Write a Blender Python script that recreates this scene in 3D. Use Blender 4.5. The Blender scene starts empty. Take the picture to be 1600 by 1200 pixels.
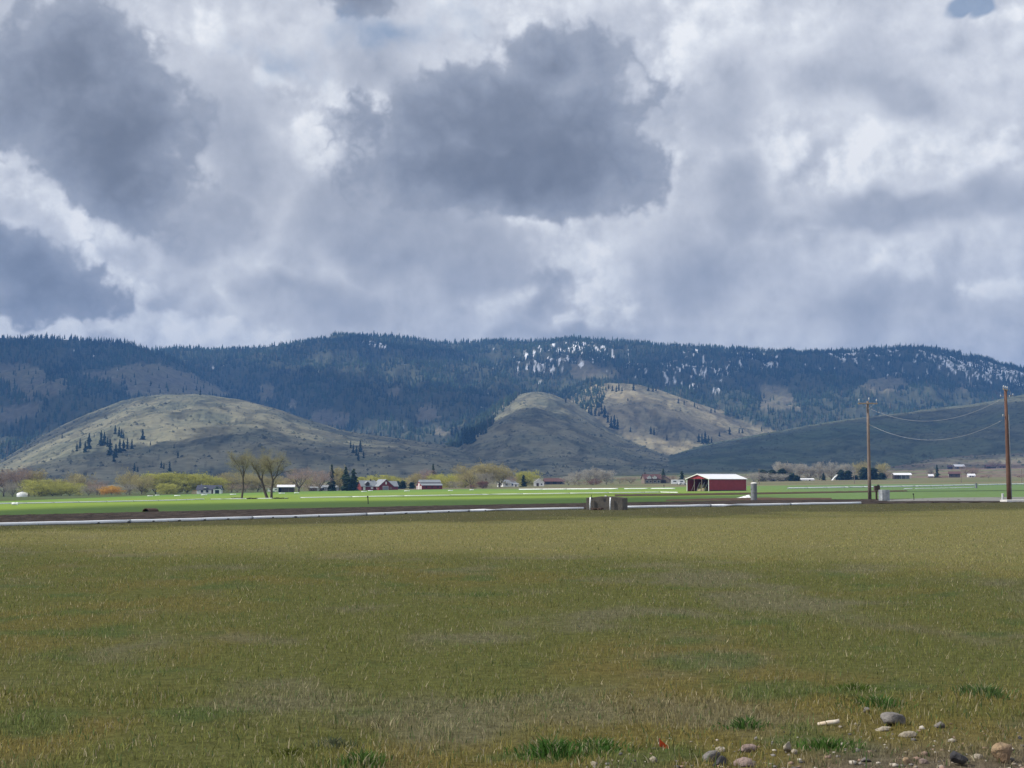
import bpy, math, random
import numpy as np

# ------------------------------------------------------------------ camera
F = 2400.0                      # focal length in pixels of a 1600 px wide frame
EYE = 1.7
PITCH = math.atan(151.0 / F)    # horizon lies 151 px under the centre
SUN_AZ = math.radians(-97)      # measured from +Y towards +X: sun stands on the left
SUN_EL = math.radians(43)
R = math.radians
scene = bpy.context.scene
COL = scene.collection

cam_d = bpy.data.cameras.new('camera')
cam_d.sensor_width = 36.0
cam_d.lens = 36.0 * F / 1600.0
cam_d.clip_start = 0.1
cam_d.clip_end = 90000.0
cam = bpy.data.objects.new('camera', cam_d)
COL.objects.link(cam)
cam.location = (0, 0, EYE)
cam.rotation_euler = (math.pi / 2 + PITCH, 0, 0)
scene.camera = cam

scene.view_settings.view_transform = 'Standard'
scene.view_settings.look = 'None'
scene.view_settings.gamma = 1.0
scene.view_settings.use_curve_mapping = False
scene.view_settings.exposure = 0.0
scene.cycles.use_denoising = True
scene.cycles.max_bounces = 6
scene.cycles.diffuse_bounces = 2
scene.cycles.glossy_bounces = 2
scene.cycles.transparent_max_bounces = 12
scene.cycles.volume_bounces = 0
scene.cycles.sample_clamp_indirect = 4.0

CP, SP = math.cos(PITCH), math.sin(PITCH)


def ray(x, y):
    cx, cy = (x - 800.0) / F, (600.0 - y) / F
    return (cx, CP - cy * SP, SP + cy * CP)


def world_at(x, y, Y):
    d = ray(x, y)
    t = Y / d[1]
    return (d[0] * t, Y, EYE + d[2] * t)


def azel(x, y):
    d = ray(x, y)
    return math.atan2(d[0], d[1]), math.atan2(d[2], math.hypot(d[0], d[1]))


def row_of(Y, Z):
    dep = Y * CP + (Z - EYE) * SP
    return 600.0 - F * (-Y * SP + (Z - EYE) * CP) / dep


# ------------------------------------------------------------------ sky
def srgb(r, g, b):
    def f(c):
        c /= 255.0
        return c / 12.92 if c <= 0.04045 else ((c + 0.055) / 1.055) ** 2.4
    return (f(r), f(g), f(b), 1.0)


world = bpy.data.worlds.new('World')
scene.world = world
world.use_nodes = True
wn = world.node_tree
wn.nodes.clear()
world.cycles.sampling_method = 'MANUAL'
world.cycles.sample_map_resolution = 256


class NT:
    """small helper to chain nodes"""
    def __init__(self, tree):
        self.t = tree

    def new(self, typ, **kw):
        n = self.t.nodes.new(typ)
        for k, v in kw.items():
            setattr(n, k, v)
        return n

    def put(self, sock, v):
        if isinstance(v, bpy.types.NodeSocket):
            self.t.links.new(v, sock)
        elif v is not None:
            sock.default_value = v

    def math(self, op, a, b=None, c=None, clamp=False):
        n = self.new('ShaderNodeMath', operation=op, use_clamp=clamp)
        self.put(n.inputs[0], a)
        self.put(n.inputs[1], b)
        self.put(n.inputs[2], c)
        return n.outputs[0]

    def vmath(self, op, a, b=None, scale=None):
        n = self.new('ShaderNodeVectorMath', operation=op)
        self.put(n.inputs[0], a)
        self.put(n.inputs[1], b)
        if scale is not None:
            self.put(n.inputs[3], scale)
        return n.outputs[1] if op == 'LENGTH' else n.outputs[0]

    def noise(self, vec, scale, detail=4, rough=0.5, dist=0.0, color=False, lac=2.0):
        n = self.new('ShaderNodeTexNoise')
        self.put(n.inputs['Vector'], vec)
        n.inputs['Scale'].default_value = scale
        n.inputs['Detail'].default_value = detail
        n.inputs['Roughness'].default_value = rough
        n.inputs['Distortion'].default_value = dist
        n.inputs['Lacunarity'].default_value = lac
        return n.outputs['Color'] if color else n.outputs[0]

    def ramp(self, v, a, b, lo=0.0, hi=1.0, smooth=True):
        n = self.new('ShaderNodeMapRange', interpolation_type='SMOOTHSTEP' if smooth else 'LINEAR')
        n.clamp = True
        self.put(n.inputs['Value'], v)
        self.put(n.inputs['From Min'], a)
        self.put(n.inputs['From Max'], b)
        self.put(n.inputs['To Min'], lo)
        self.put(n.inputs['To Max'], hi)
        return n.outputs[0]

    def mix(self, f, a, b, blend='MIX'):
        n = self.new('ShaderNodeMix', data_type='RGBA', blend_type=blend)
        self.put(n.inputs[0], f)
        self.put(n.inputs[6], a)
        self.put(n.inputs[7], b)
        return n.outputs[2]


def build_sky():
    N = NT(wn)
    tc = N.new('ShaderNodeTexCoord')
    d = tc.outputs['Generated']
    sx = N.new('ShaderNodeSeparateXYZ')
    N.put(sx.inputs[0], d)
    az = N.math('ARCTAN2', sx.outputs[0], sx.outputs[1])
    el = N.math('ARCSINE', sx.outputs[2])
    # seamless noise space: the direction itself, in units of 100 px
    V = N.vmath('SCALE', d, scale=24.0)
    cb = N.new('ShaderNodeCombineXYZ')
    N.put(cb.inputs[0], N.math('MULTIPLY', az, 24.0))
    N.put(cb.inputs[1], N.math('MULTIPLY', el, 24.0))
    A = cb.outputs[0]
    w1 = N.vmath('SUBTRACT', N.noise(V, 0.8, 3, 0.5, color=True), (0.5, 0.5, 0.5))
    warp = N.vmath('SCALE', w1, scale=1.1)
    Aw = N.vmath('ADD', A, warp)
    Vw = N.vmath('ADD', V, N.vmath('SCALE', warp, scale=0.18))
    sp = N.new('ShaderNodeSeparateXYZ')
    N.put(sp.inputs[0], Aw)
    c1 = N.new('ShaderNodeCombineXYZ')
    N.put(c1.inputs[0], sp.outputs[0])
    N.put(c1.inputs[1], sp.outputs[1])
    c1.inputs[2].default_value = 1.0
    P = c1.outputs[0]

    def blobs(lst):
        """largest of a set of soft ellipses at fixed directions of the sky"""
        out = None
        for (x, y, rx, ry, rot, amp) in lst:
            a, e = azel(x, y)
            a, e, c, s_ = a * 24, e * 24, math.cos(R(rot)), math.sin(R(rot))
            ux, uy = c * 100 / rx, s_ * 100 / rx
            vx, vy = -s_ * 100 / ry, c * 100 / ry
            nu = N.new('ShaderNodeVectorMath', operation='DOT_PRODUCT')
            N.put(nu.inputs[0], P)
            nu.inputs[1].default_value = (ux, uy, -(ux * a + uy * e))
            nv = N.new('ShaderNodeVectorMath', operation='DOT_PRODUCT')
            N.put(nv.inputs[0], P)
            nv.inputs[1].default_value = (vx, vy, -(vx * a + vy * e))
            u, v = nu.outputs['Value'], nv.outputs['Value']
            q = N.math('SQRT', N.math('MULTIPLY_ADD', u, u, N.math('MULTIPLY', v, v)))
            f = N.math('MULTIPLY_ADD', q, -amp, amp)
            out = f if out is None else N.math('MAXIMUM', out, f)
        return out

    n_big = N.noise(V, 0.45, 3, 0.5)
    n_mid = N.noise(Vw, 1.0, 8, 0.56)
    n_mid2 = N.noise(N.vmath('ADD', Vw, (-0.16, 0.0, 0.14)), 1.0, 6, 0.56)
    n_fine = N.noise(Vw, 3.6, 5, 0.55)
    relief = N.math('SUBTRACT', n_mid, n_mid2)
    heap = N.math('ABSOLUTE', N.math('SUBTRACT', N.noise(Vw, 1.7, 4, 0.5), 0.5))

    def ctr(v, k):
        return N.math('MULTIPLY_ADD', v, k, -0.5 * k)
    # broken cloud everywhere
    L = N.math('ADD', N.math('ADD', ctr(n_big, 0.66), 0.70), ctr(n_mid, 0.34))
    L = N.math('MULTIPLY_ADD', relief, 0.7, L)
    # sunlit heaps
    bf = N.math('ADD', blobs(BRIGHT), N.math('ADD', ctr(n_mid, 1.45), N.math('MULTIPLY_ADD', heap, 2.2, -0.20)))
    bm = N.ramp(bf, 0.04, 0.70)
    LB = N.math('ADD', N.math('MULTIPLY_ADD', relief, 1.3, 0.90), ctr(n_fine, 0.35))
    L = N.math('MULTIPLY_ADD', bm, N.math('SUBTRACT', LB, L), L)
    # thin grey layers, then the darker cloud bases in front of them
    gm = N.ramp(N.math('ADD', blobs(GREY), N.math('ADD', ctr(n_mid, 1.1), ctr(n_fine, 0.2))), 0.0, 0.5)
    L = N.math('MULTIPLY_ADD', gm, N.math('SUBTRACT', N.math('MULTIPLY_ADD', relief, 0.5, 0.44), L), L)
    df = N.math('ADD', blobs(DARK), N.math('ADD', ctr(n_mid, 1.0), N.math('MULTIPLY_ADD', heap, -1.3, 0.13)))
    km = N.ramp(df, -0.02, 0.24)
    LD = N.math('ADD', N.ramp(df, 0.05, 1.05, 0.36, 0.05), N.math('ADD', ctr(n_big, 0.15), N.math('MULTIPLY', relief, 0.35)))
    L = N.math('MULTIPLY_ADD', km, N.math('SUBTRACT', LD, L), L)
    cr = N.new('ShaderNodeValToRGB')
    N.put(cr.inputs[0], L)
    els = cr.color_ramp.elements
    for i, (p, c) in enumerate(((0.0, (.195, .212, .250)), (0.25, (.315, .342, .405)), (0.5, (.51, .535, .595)),
                                (0.7, (.69, .71, .76)), (0.88, (.86, .88, .91)), (1.0, (.98, .985, .99)))):
        e_ = els[i] if i < 2 else els.new(p)
        e_.position = p
        e_.color = (*c, 1.0)
    colr = cr.outputs[0]

    # sky seen through the gaps
    sky = N.new('ShaderNodeTexSky', sky_type='NISHITA')
    sky.sun_disc = False
    sky.sun_elevation = SUN_EL
    sky.sun_rotation = SUN_AZ
    sky.altitude = 500.0
    skyc = N.mix(1.0, sky.outputs[0], (0.1, 0.1, 0.1, 1), 'MULTIPLY')
    gf = N.math('ADD', blobs(GAP), ctr(n_mid, 1.2))
    gf = N.math('MAXIMUM', gf, N.math('SUBTRACT', 0.22, n_big))
    cover = N.math('SUBTRACT', 1.0, N.math('MULTIPLY', N.ramp(gf, 0.0, 0.4), 0.7))
    final = N.mix(cover, skyc, colr)
    bg = N.new('ShaderNodeBackground')
    N.put(bg.inputs[0], final)
    bg.inputs[1].default_value = SKY_GAIN
    out = N.new('ShaderNodeOutputWorld')
    wn.links.new(bg.outputs[0], out.inputs[0])


SKY_GAIN = 1.0
# x, y in the 1600 x 1200 frame, radii in px, rotation in degrees, weight
BRIGHT = [
    (325, 45, 60, 50, 0, 0.9), (240, 55, 35, 60, 10, 0.7), (500, 210, 75, 80, 30, 1.05), (430, 120, 70, 36, -25, 0.8),
    (560, 160, 90, 34, 0, 0.85), (40, 280, 100, 70, 10, 0.95), (130, 350, 100, 55, -22, 1.05),
    (185, 430, 90, 36, -25, 0.95), (110, 503, 270, 42, 0, 1.6), (300, 522, 170, 34, -6, 1.3),
    (400, 415, 120, 60, 0, 0.8), (890, 395, 95, 65, 20, 1.1), (930, 465, 95, 70, 0, 1.0),
    (805, 332, 60, 28, -15, 1.0), (1225, 235, 95, 85, 35, 1.05), (1400, 235, 180, 62, 8, 1.05), (1540, 250, 120, 50, 0, 0.8),
    (1270, 352, 140, 26, 4, 0.8), (1575, 35, 60, 35, 0, 1.0), (1560, 455, 70, 32, 0, 0.9),
    (1400, 415, 110, 36, -15, 0.75), (1050, 70, 70, 100, 0, 0.7), (770, 35, 170, 60, 0, 0.65), (1230, 30, 150, 40, 0, 0.5),
    (1090, 505, 140, 30, 0, 0.6), (780, 470, 80, 34, 0, 0.6), (1060, 230, 60, 50, 0, 0.6),
]
GREY = [
    (650, 375, 240, 100, -8, 0.9), (540, 320, 150, 120, 35, 0.6), (370, 230, 110, 170, 25, 0.5), (330, 345, 130, 70, 0, 0.55),
    (1400, 330, 290, 40, 5, 0.75), (1150, 320, 80, 110, 0, 0.6), (1130, 170, 110, 90, 0, 0.4), (1350, 130, 210, 70, -10, 0.5),
    (1110, 440, 160, 110, 20, 0.5), (1350, 480, 250, 60, 0, 0.4), (500, 470, 180, 50, -15, 0.5), (900, 526, 140, 22, 0, 0.7),
    (610, 110, 90, 50, 0, 0.45), (700, 440, 120, 40, 0, 0.5), (60, 30, 80, 60, 0, 0.4),
]
DARK = [
    (785, 195, 262, 122, 4, 1.0), (860, 118, 125, 75, 0, 0.8), (795, 260, 270, 76, 2, 1.35), (920, 220, 115, 105, 0, 0.85),
    (120, 110, 140, 130, -20, 0.85), (50, 130, 110, 90, 0, 0.7), (180, 222, 130, 140, -35, 1.2), (215, 295, 95, 72, 0, 0.85),
    (50, 430, 150, 62, -12, 0.75), (560, -5, 75, 36, 0, 0.8),
]
GAP = [(640, 55, 150, 50, 0, 0.30), (430, 100, 90, 40, -20, 0.25), (1520, 10, 45, 16, 0, 1.0), (1545, 20, 30, 20, 0, 0.8), (900, 530, 50, 10, 0, 0.5)]
build_sky()

sun_d = bpy.data.lights.new('sun', 'SUN')
sun_d.energy = 4.6
sun_d.angle = R(0.53)
sun_d.color = (1.0, 0.955, 0.88)
sun = bpy.data.objects.new('sun', sun_d)
COL.objects.link(sun)
SUN_DIR = np.array([math.sin(SUN_AZ) * math.cos(SUN_EL), math.cos(SUN_AZ) * math.cos(SUN_EL), math.sin(SUN_EL)])
from mathutils import Vector, Matrix
sun.rotation_euler = Vector(SUN_DIR).to_track_quat('Z', 'Y').to_euler()
sun.location = (-60, 0, 60)

# ------------------------------------------------------------------ helpers
rnd = random.Random(7)
rng = np.random.default_rng(11)


def tag(o, label=None, cat=None, group=None, kind=None):
    if label:
        o['label'] = label
    if cat:
        o['category'] = cat
    if group:
        o['group'] = group
    if kind:
        o['kind'] = kind
    return o


def empty(name, loc, rz=0.0):
    o = bpy.data.objects.new(name, None)
    o.empty_display_size = 0.3
    o.location = loc
    o.rotation_euler = (0, 0, rz)
    COL.objects.link(o)
    return o


def link_mesh(name, me, parent=None, loc=None):
    o = bpy.data.objects.new(name, me)
    COL.objects.link(o)
    if parent is not None:
        o.parent = parent
    if loc is not None:
        o.location = loc
    return o


def np_mesh(name, verts, faces, mat, col=None, smooth=False):
    """verts (n,3) array, faces list of equal-length index arrays [(m,3) or (m,4), ...]"""
    me = bpy.data.meshes.new(name)
    verts = np.asarray(verts, dtype=np.float32)
    if not isinstance(faces, list):
        faces = [faces]
    faces = [np.asarray(f, dtype=np.int32) for f in faces if len(f)]
    nl = sum(f.size for f in faces)
    npoly = sum(len(f) for f in faces)
    me.vertices.add(len(verts))
    me.vertices.foreach_set('co', verts.ravel())
    me.loops.add(nl)
    me.loops.foreach_set('vertex_index', np.concatenate([f.ravel() for f in faces]))
    me.polygons.add(npoly)
    starts, p = [], 0
    for f in faces:
        k = f.shape[1]
        starts.append(p + np.arange(len(f)) * k)
        p += f.size
    me.polygons.foreach_set('loop_start', np.concatenate(starts).astype(np.int32))
    me.update(calc_edges=True)
    me.validate()
    if col is not None:
        ca = me.color_attributes.new('Col', 'FLOAT_COLOR', 'POINT')
        c = np.ones((len(verts), 4), dtype=np.float32)
        c[:, :3] = col
        ca.data.foreach_set('color', c.ravel())
    if smooth:
        me.polygons.foreach_set('use_smooth', np.ones(npoly, dtype=bool))
    if mat is not None:
        me.materials.append(mat)
    return me


class MB:
    """collects shapes into one mesh"""
    def __init__(self):
        self.v, self.f, self.n = [], [], 0

    def add(self, vs, fs):
        self.v.extend([tuple(p) for p in vs])
        self.f.extend([tuple(i + self.n for i in f) for f in fs])
        self.n += len(vs)
        return self

    def box(self, c, s, rz=0.0, rx=0.0, ry=0.0):
        x, y, z = s[0] / 2, s[1] / 2, s[2] / 2
        m = Matrix.Translation(c) @ Matrix.Rotation(rz, 4, 'Z') @ Matrix.Rotation(ry, 4, 'Y') @ Matrix.Rotation(rx, 4, 'X')
        vs = [m @ Vector(p) for p in ((-x, -y, -z), (x, -y, -z), (x, y, -z), (-x, y, -z),
                                      (-x, -y, z), (x, -y, z), (x, y, z), (-x, y, z))]
        return self.add(vs, [(0, 3, 2, 1), (4, 5, 6, 7), (0, 1, 5, 4), (1, 2, 6, 5), (2, 3, 7, 6), (3, 0, 4, 7)])

    def prism(self, poly, y0, y1, axis='y'):
        """polygon in (x, z) extruded along y (or (y, z) along x)"""
        n = len(poly)
        vs = []
        for yy in (y0, y1):
            for (a, b) in poly:
                vs.append((a, yy, b) if axis == 'y' else (yy, a, b))
        fs = [tuple(range(n)), tuple(range(2 * n - 1, n - 1, -1))]
        for i in range(n):
            j = (i + 1) % n
            fs.append((i, i + n, j + n, j))
        return self.add(vs, fs)

    def tube(self, pts, rad, n=6, cap=True):
        pts = [Vector(p) for p in pts]
        if not hasattr(rad, '__len__'):
            rad = [rad] * len(pts)
        vs, fs = [], []
        for i, p in enumerate(pts):
            t = (pts[min(i + 1, len(pts) - 1)] - pts[max(i - 1, 0)])
            if t.length < 1e-9:
                t = Vector((0, 0, 1))
            t.normalize()
            a = t.orthogonal().normalized() if abs(t.z) < 0.999 else Vector((1, 0, 0))
            b = t.cross(a)
            for k in range(n):
                w = 2 * math.pi * k / n
                vs.append(p + (a * math.cos(w) + b * math.sin(w)) * rad[i])
        for i in range(len(pts) - 1):
            for k in range(n):
                j = (k + 1) % n
                fs.append((i * n + k, i * n + j, (i + 1) * n + j, (i + 1) * n + k))
        if cap:
            fs.append(tuple(range(n - 1, -1, -1)))
            e = (len(pts) - 1) * n
            fs.append(tuple(range(e, e + n)))
        return self.add(vs, fs)

    def lathe(self, prof, n=16, c=(0, 0, 0)):
        vs, fs = [], []
        for (r, z) in prof:
            for k in range(n):
                w = 2 * math.pi * k / n
                vs.append((c[0] + r * math.cos(w), c[1] + r * math.sin(w), c[2] + z))
        for i in range(len(prof) - 1):
            for k in range(n):
                j = (k + 1) % n
                fs.append((i * n + k, i * n + j, (i + 1) * n + j, (i + 1) * n + k))
        fs.append(tuple(range(n - 1, -1, -1)))
        e = (len(prof) - 1) * n
        fs.append(tuple(range(e, e + n)))
        return self.add(vs, fs)

    def mesh(self, name, mat, smooth=False, bevel=0.0):
        me = bpy.data.meshes.new(name)
        me.from_pydata(self.v, [], self.f)
        me.update()
        if smooth:
            for p in me.polygons:
                p.use_smooth = True
        me.materials.append(mat)
        return me

    def build(self, name, mat, parent=None, loc=None, smooth=False, bevel=0.0):
        o = link_mesh(name, self.mesh(name, mat, smooth), parent, loc)
        if bevel:
            b = o.modifiers.new('bevel', 'BEVEL')
            b.width = bevel
            b.segments = 2
            b.limit_method = 'ANGLE'
        return o


# -- value/gradient noise in numpy
def _hash(ix, iy, seed):
    h = (ix.astype(np.int64) * 374761393 + iy.astype(np.int64) * 668265263 + seed * 1442695041) & 0xFFFFFFFF
    h = ((h ^ (h >> 13)) * 1274126177) & 0xFFFFFFFF
    return h ^ (h >> 16)


def pnoise(x, y, seed=0):
    x = np.asarray(x, dtype=np.float64)
    y = np.asarray(y, dtype=np.float64)
    x0, y0 = np.floor(x), np.floor(y)
    fx, fy = x - x0, y - y0
    u, v = fx * fx * fx * (fx * (fx * 6 - 15) + 10), fy * fy * fy * (fy * (fy * 6 - 15) + 10)

    def g(ix, iy, dx, dy):
        a = (_hash(ix, iy, seed) % 4096) * (2 * np.pi / 4096)
        return np.cos(a) * dx + np.sin(a) * dy
    n00, n10 = g(x0, y0, fx, fy), g(x0 + 1, y0, fx - 1, fy)
    n01, n11 = g(x0, y0 + 1, fx, fy - 1), g(x0 + 1, y0 + 1, fx - 1, fy - 1)
    return 1.5 * ((n00 * (1 - u) + n10 * u) * (1 - v) + (n01 * (1 - u) + n11 * u) * v)


def fbm(x, y, oct=4, seed=0, rough=0.5):
    s, a, f, t = 0.0, 1.0, 1.0, 0.0
    for i in range(oct):
        s = s + a * pnoise(x * f, y * f, seed + i * 17)
        t += a
        a *= rough
        f *= 2.03
    return s / t


def sstep(a, b, x):
    t = np.clip((x - a) / (b - a), 0, 1)
    return t * t * (3 - 2 * t)


# ------------------------------------------------------------------ materials
def material(name, color, rough=0.85, var=0.0, vscale=1.0, bump=0.0, bscale=20.0, metallic=0.0,
             attr=False, spec=0.3, coords='Object', color2=None, vdetail=5, trans=0.0):
    m = bpy.data.materials.new(name)
    m.use_nodes = True
    nt = m.node_tree
    N = NT(nt)
    b = nt.nodes['Principled BSDF']
    b.inputs['Roughness'].default_value = rough
    b.inputs['Metallic'].default_value = metallic
    b.inputs['Specular IOR Level'].default_value = spec
    tc = N.new('ShaderNodeTexCoord').outputs[coords]
    if attr:
        an = N.new('ShaderNodeAttribute', attribute_name='Col')
        c = an.outputs['Color']
    else:
        c = (*color, 1.0)
    if var:
        n = N.noise(tc, vscale, vdetail, 0.6)
        if color2:
            c = N.mix(N.ramp(n, 0.35, 0.65), c, (*color2, 1.0))
        else:
            f = N.ramp(n, 0.25, 0.75, 1.0 - var, 1.0 + var, smooth=False)
            mc = N.new('ShaderNodeVectorMath', operation='SCALE')
            N.put(mc.inputs[0], c if attr else color)
            N.put(mc.inputs[3], f)
            c = mc.outputs[0]
    N.put(b.inputs['Base Color'], c)
    if bump:
        bn = N.new('ShaderNodeBump')
        bn.inputs['Strength'].default_value = bump
        bn.inputs['Distance'].default_value = 0.05
        N.put(bn.inputs['Height'], N.noise(tc, bscale, 4, 0.6))
        nt.links.new(bn.outputs[0], b.inputs['Normal'])
    return m


M = {}
M['white_pipe'] = material('white_pipe', (0.86, 0.88, 0.90), 0.4, 0.10, 3.0)
M['white_paint'] = material('white_paint', (0.80, 0.80, 0.78), 0.55, 0.08, 2.0)
M['red_metal'] = material('red_metal', (0.30, 0.035, 0.045), 0.45, 0.18, 0.8, bump=0.2, bscale=3)
M['red_wood'] = material('red_wood', (0.20, 0.035, 0.035), 0.75, 0.2, 1.5)
M['white_roof'] = material('white_roof', (0.80, 0.80, 0.83), 0.4, 0.06, 0.6)
M['grey_roof'] = material('grey_roof', (0.26, 0.28, 0.30), 0.6, 0.15, 0.8)
M['navy_roof'] = material('navy_roof', (0.055, 0.06, 0.085), 0.7, 0.2, 2.0)
M['brown_roof'] = material('brown_roof', (0.11, 0.055, 0.05), 0.75, 0.2, 1.0)
M['dark_brown'] = material('dark_brown', (0.07, 0.05, 0.045), 0.85, 0.2, 2.0)
M['tan_wall'] = material('tan_wall', (0.21, 0.165, 0.13), 0.8, 0.12, 1.0)
M['grey_wall'] = material('grey_wall', (0.36, 0.37, 0.38), 0.8, 0.1, 1.0)
M['dark_glass'] = material('dark_glass', (0.02, 0.023, 0.03), 0.12, spec=0.6)
M['concrete'] = material('concrete', (0.112, 0.102, 0.088), 0.9, 0.35, 2.2, bump=0.5, bscale=14)
M['concrete_light'] = material('concrete_light', (0.66, 0.65, 0.62), 0.85, 0.12, 1.5)
M['concrete_grey'] = material('concrete_grey', (0.19, 0.205, 0.215), 0.88, 0.25, 4.0, bump=0.3, bscale=18)
M['galvanised'] = material('galvanised', (0.30, 0.325, 0.345), 0.5, 0.3, 5.0, metallic=0.2)
M['pole_wood'] = material('pole_wood', (0.20, 0.16, 0.135), 0.9, 0.3, 2.0, bump=0.5, bscale=12)
M['pole_wood_red'] = material('pole_wood_red', (0.13, 0.072, 0.052), 0.9, 0.3, 2.0, bump=0.5, bscale=12)
M['crossarm'] = material('crossarm', (0.36, 0.30, 0.24), 0.9, 0.2, 4.0)
M['ceramic'] = material('ceramic', (0.62, 0.64, 0.66), 0.3)
M['wire'] = material('wire', (0.36, 0.37, 0.39), 0.4, metallic=0.4)
M['rust'] = material('rust', (0.07, 0.045, 0.035), 0.9, 0.3, 8.0)
M['dark_metal'] = material('dark_metal', (0.05, 0.05, 0.055), 0.6, 0.2, 4.0)
M['hay'] = material('hay', (0.42, 0.36, 0.22), 0.95, 0.25, 3.0)
M['tarp'] = material('tarp', (0.82, 0.83, 0.83), 0.5, 0.06, 1.0)
M['rubber'] = material('rubber', (0.02, 0.02, 0.02), 0.8)
M['black_post'] = material('black_post', (0.03, 0.03, 0.028), 0.8)
M['bark_dark'] = material('bark_dark', (0.085, 0.066, 0.05), 0.95, 0.3, 3.0)
M['bark_grey'] = material('bark_grey', (0.16, 0.14, 0.12), 0.95, 0.3, 3.0)
M['attr_leaf'] = material('attr_leaf', (0, 0, 0), 0.85, attr=True, spec=0.1)
def leaf_material(name, tr):
    m = material(name, (0, 0, 0), 0.85, attr=True, spec=0.1)
    nt = m.node_tree
    N = NT(nt)
    b = nt.nodes['Principled BSDF']
    t = N.new('ShaderNodeBsdfTranslucent')
    an = [n for n in nt.nodes if n.type == 'ATTRIBUTE'][0]
    nt.links.new(an.outputs['Color'], t.inputs[0])
    mx = N.new('ShaderNodeMixShader')
    mx.inputs[0].default_value = tr
    nt.links.new(b.outputs[0], mx.inputs[1])
    nt.links.new(t.outputs[0], mx.inputs[2])
    nt.links.new(mx.outputs[0], nt.nodes['Material Output'].inputs[0])
    return m


M['attr_grass'] = leaf_material('attr_grass', 0.5)
M['attr_twig'] = leaf_material('attr_twig', 0.4)
M['orange'] = material('orange', (0.62, 0.07, 0.012), 0.5, 0.15, 30.0)

# ------------------------------------------------------------------ the valley floor as a height function
_cols = np.array([-1600, 0, 400, 800, 1200, 1600, 3200], dtype=float)
_Ys = np.array([1, 60, 100, 200, 400, 600, 850, 1100, 1600, 2200, 3500, 9000], dtype=float)
_Z = np.array([
    [0, 0, 0, 0, 0, 0, 0],
    [0, 0, 0, 0, 0, 0, 0],
    [-.7, -.5, -.35, -.05, 0, 0, 0],
    [-2.0, -1.55, -1.2, -.7, -.3, -.05, 0.1],
    [-4.6, -3.8, -3.05, -1.97, -1.38, -.97, -.6],
    [-6.8, -5.8, -4.2, -2.8, -1.8, -.92, -.4],
    [-9.0, -7.9, -5.0, -2.7, -.95, -.07, .6],
    [-10., -8.8, -5.2, -1.5, .8, 2.6, 3.6],
    [-8.6, -7.6, -4.3, .4, 3.7, 7.7, 10],
    [-3, -2, 2.6, 6.3, 13.6, 22.8, 26],
    [15, 15, 18, 22, 30, 40, 45],
    [20, 20, 20, 20, 30, 40, 45]], dtype=float)
_gc = np.linspace(-1600, 3200, 193)
_gl = np.linspace(0.0, math.log(9000.0), 360)


def _smooth(a, axis, k):
    ker = np.hanning(k + 2)[1:-1]
    ker /= ker.sum()
    pad = [(0, 0), (0, 0)]
    pad[axis] = (k // 2, k // 2)
    b = np.pad(a, pad, mode='edge')
    return np.apply_along_axis(lambda r: np.convolve(r, ker, 'valid'), axis, b)


_t1 = np.array([np.interp(_gc, _cols, r) for r in _Z])
_T = np.array([np.interp(_gl, np.log(_Ys), _t1[:, j]) for j in range(len(_gc))])      # (col, logY)
_T = _smooth(_smooth(_T, 1, 21), 0, 25)
_T[:, np.exp(_gl) < 52] = 0.0


def valley(c, Y):
    """ground height; c = 800 + F*X/Y"""
    c = np.clip(np.asarray(c, dtype=float), -1599, 3199)
    l = np.log(np.clip(np.asarray(Y, dtype=float), 1.0, 8990.0))
    i = (c + 1600) / 4800 * 192
    j = l / _gl[-1] * 359
    i0, j0 = np.floor(i).astype(int), np.floor(j).astype(int)
    i1, j1 = np.minimum(i0 + 1, 192), np.minimum(j0 + 1, 359)
    fi, fj = i - i0, j - j0
    return (_T[i0, j0] * (1 - fi) + _T[i1, j0] * fi) * (1 - fj) + (_T[i0, j1] * (1 - fi) + _T[i1, j1] * fi) * fj


def ground(X, Y):
    Y = np.asarray(Y, dtype=float)
    X = np.asarray(X, dtype=float)
    c = 800 + F * X / np.maximum(Y, 3.0)
    bumps = 0.035 * fbm(X / 1.7, Y / 1.7, 3, 5) + 0.03 * fbm(X / 7.0, Y / 7.0, 2, 6)
    return valley(c, Y) + bumps * (1 - sstep(45, 75, Y))


def gz(X, Y):
    return float(ground(np.array([X]), np.array([Y]))[0])


_probe = np.exp(np.linspace(math.log(5), math.log(2400), 4000))


def depth_of(x, row):
    """distance at which the ground shows at this row of the photograph"""
    rows = row_of(_probe, valley(np.full_like(_probe, x), _probe))
    ok = np.where(rows <= row)[0]
    return float(_probe[ok[0]]) if len(ok) else 2400.0


def on_ground(x, Y):
    X = (x - 800.0) / F * Y
    return (X, Y, gz(X, Y))


def spot(x, row):
    return on_ground(x, depth_of(x, row))


# ------------------------------------------------------------------ hills
def crest(pts):
    """crest rows, rounded off so that no corner shows on the slope"""
    p = np.array(pts, dtype=float)
    x = np.arange(-1600, 3201, 4.0)
    y = np.interp(x, p[:, 0], p[:, 1])
    k = np.hanning(19)[1:-1]
    k /= k.sum()
    y = np.convolve(np.pad(y, 8, mode='edge'), k, 'valid')
    return x, y


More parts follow.
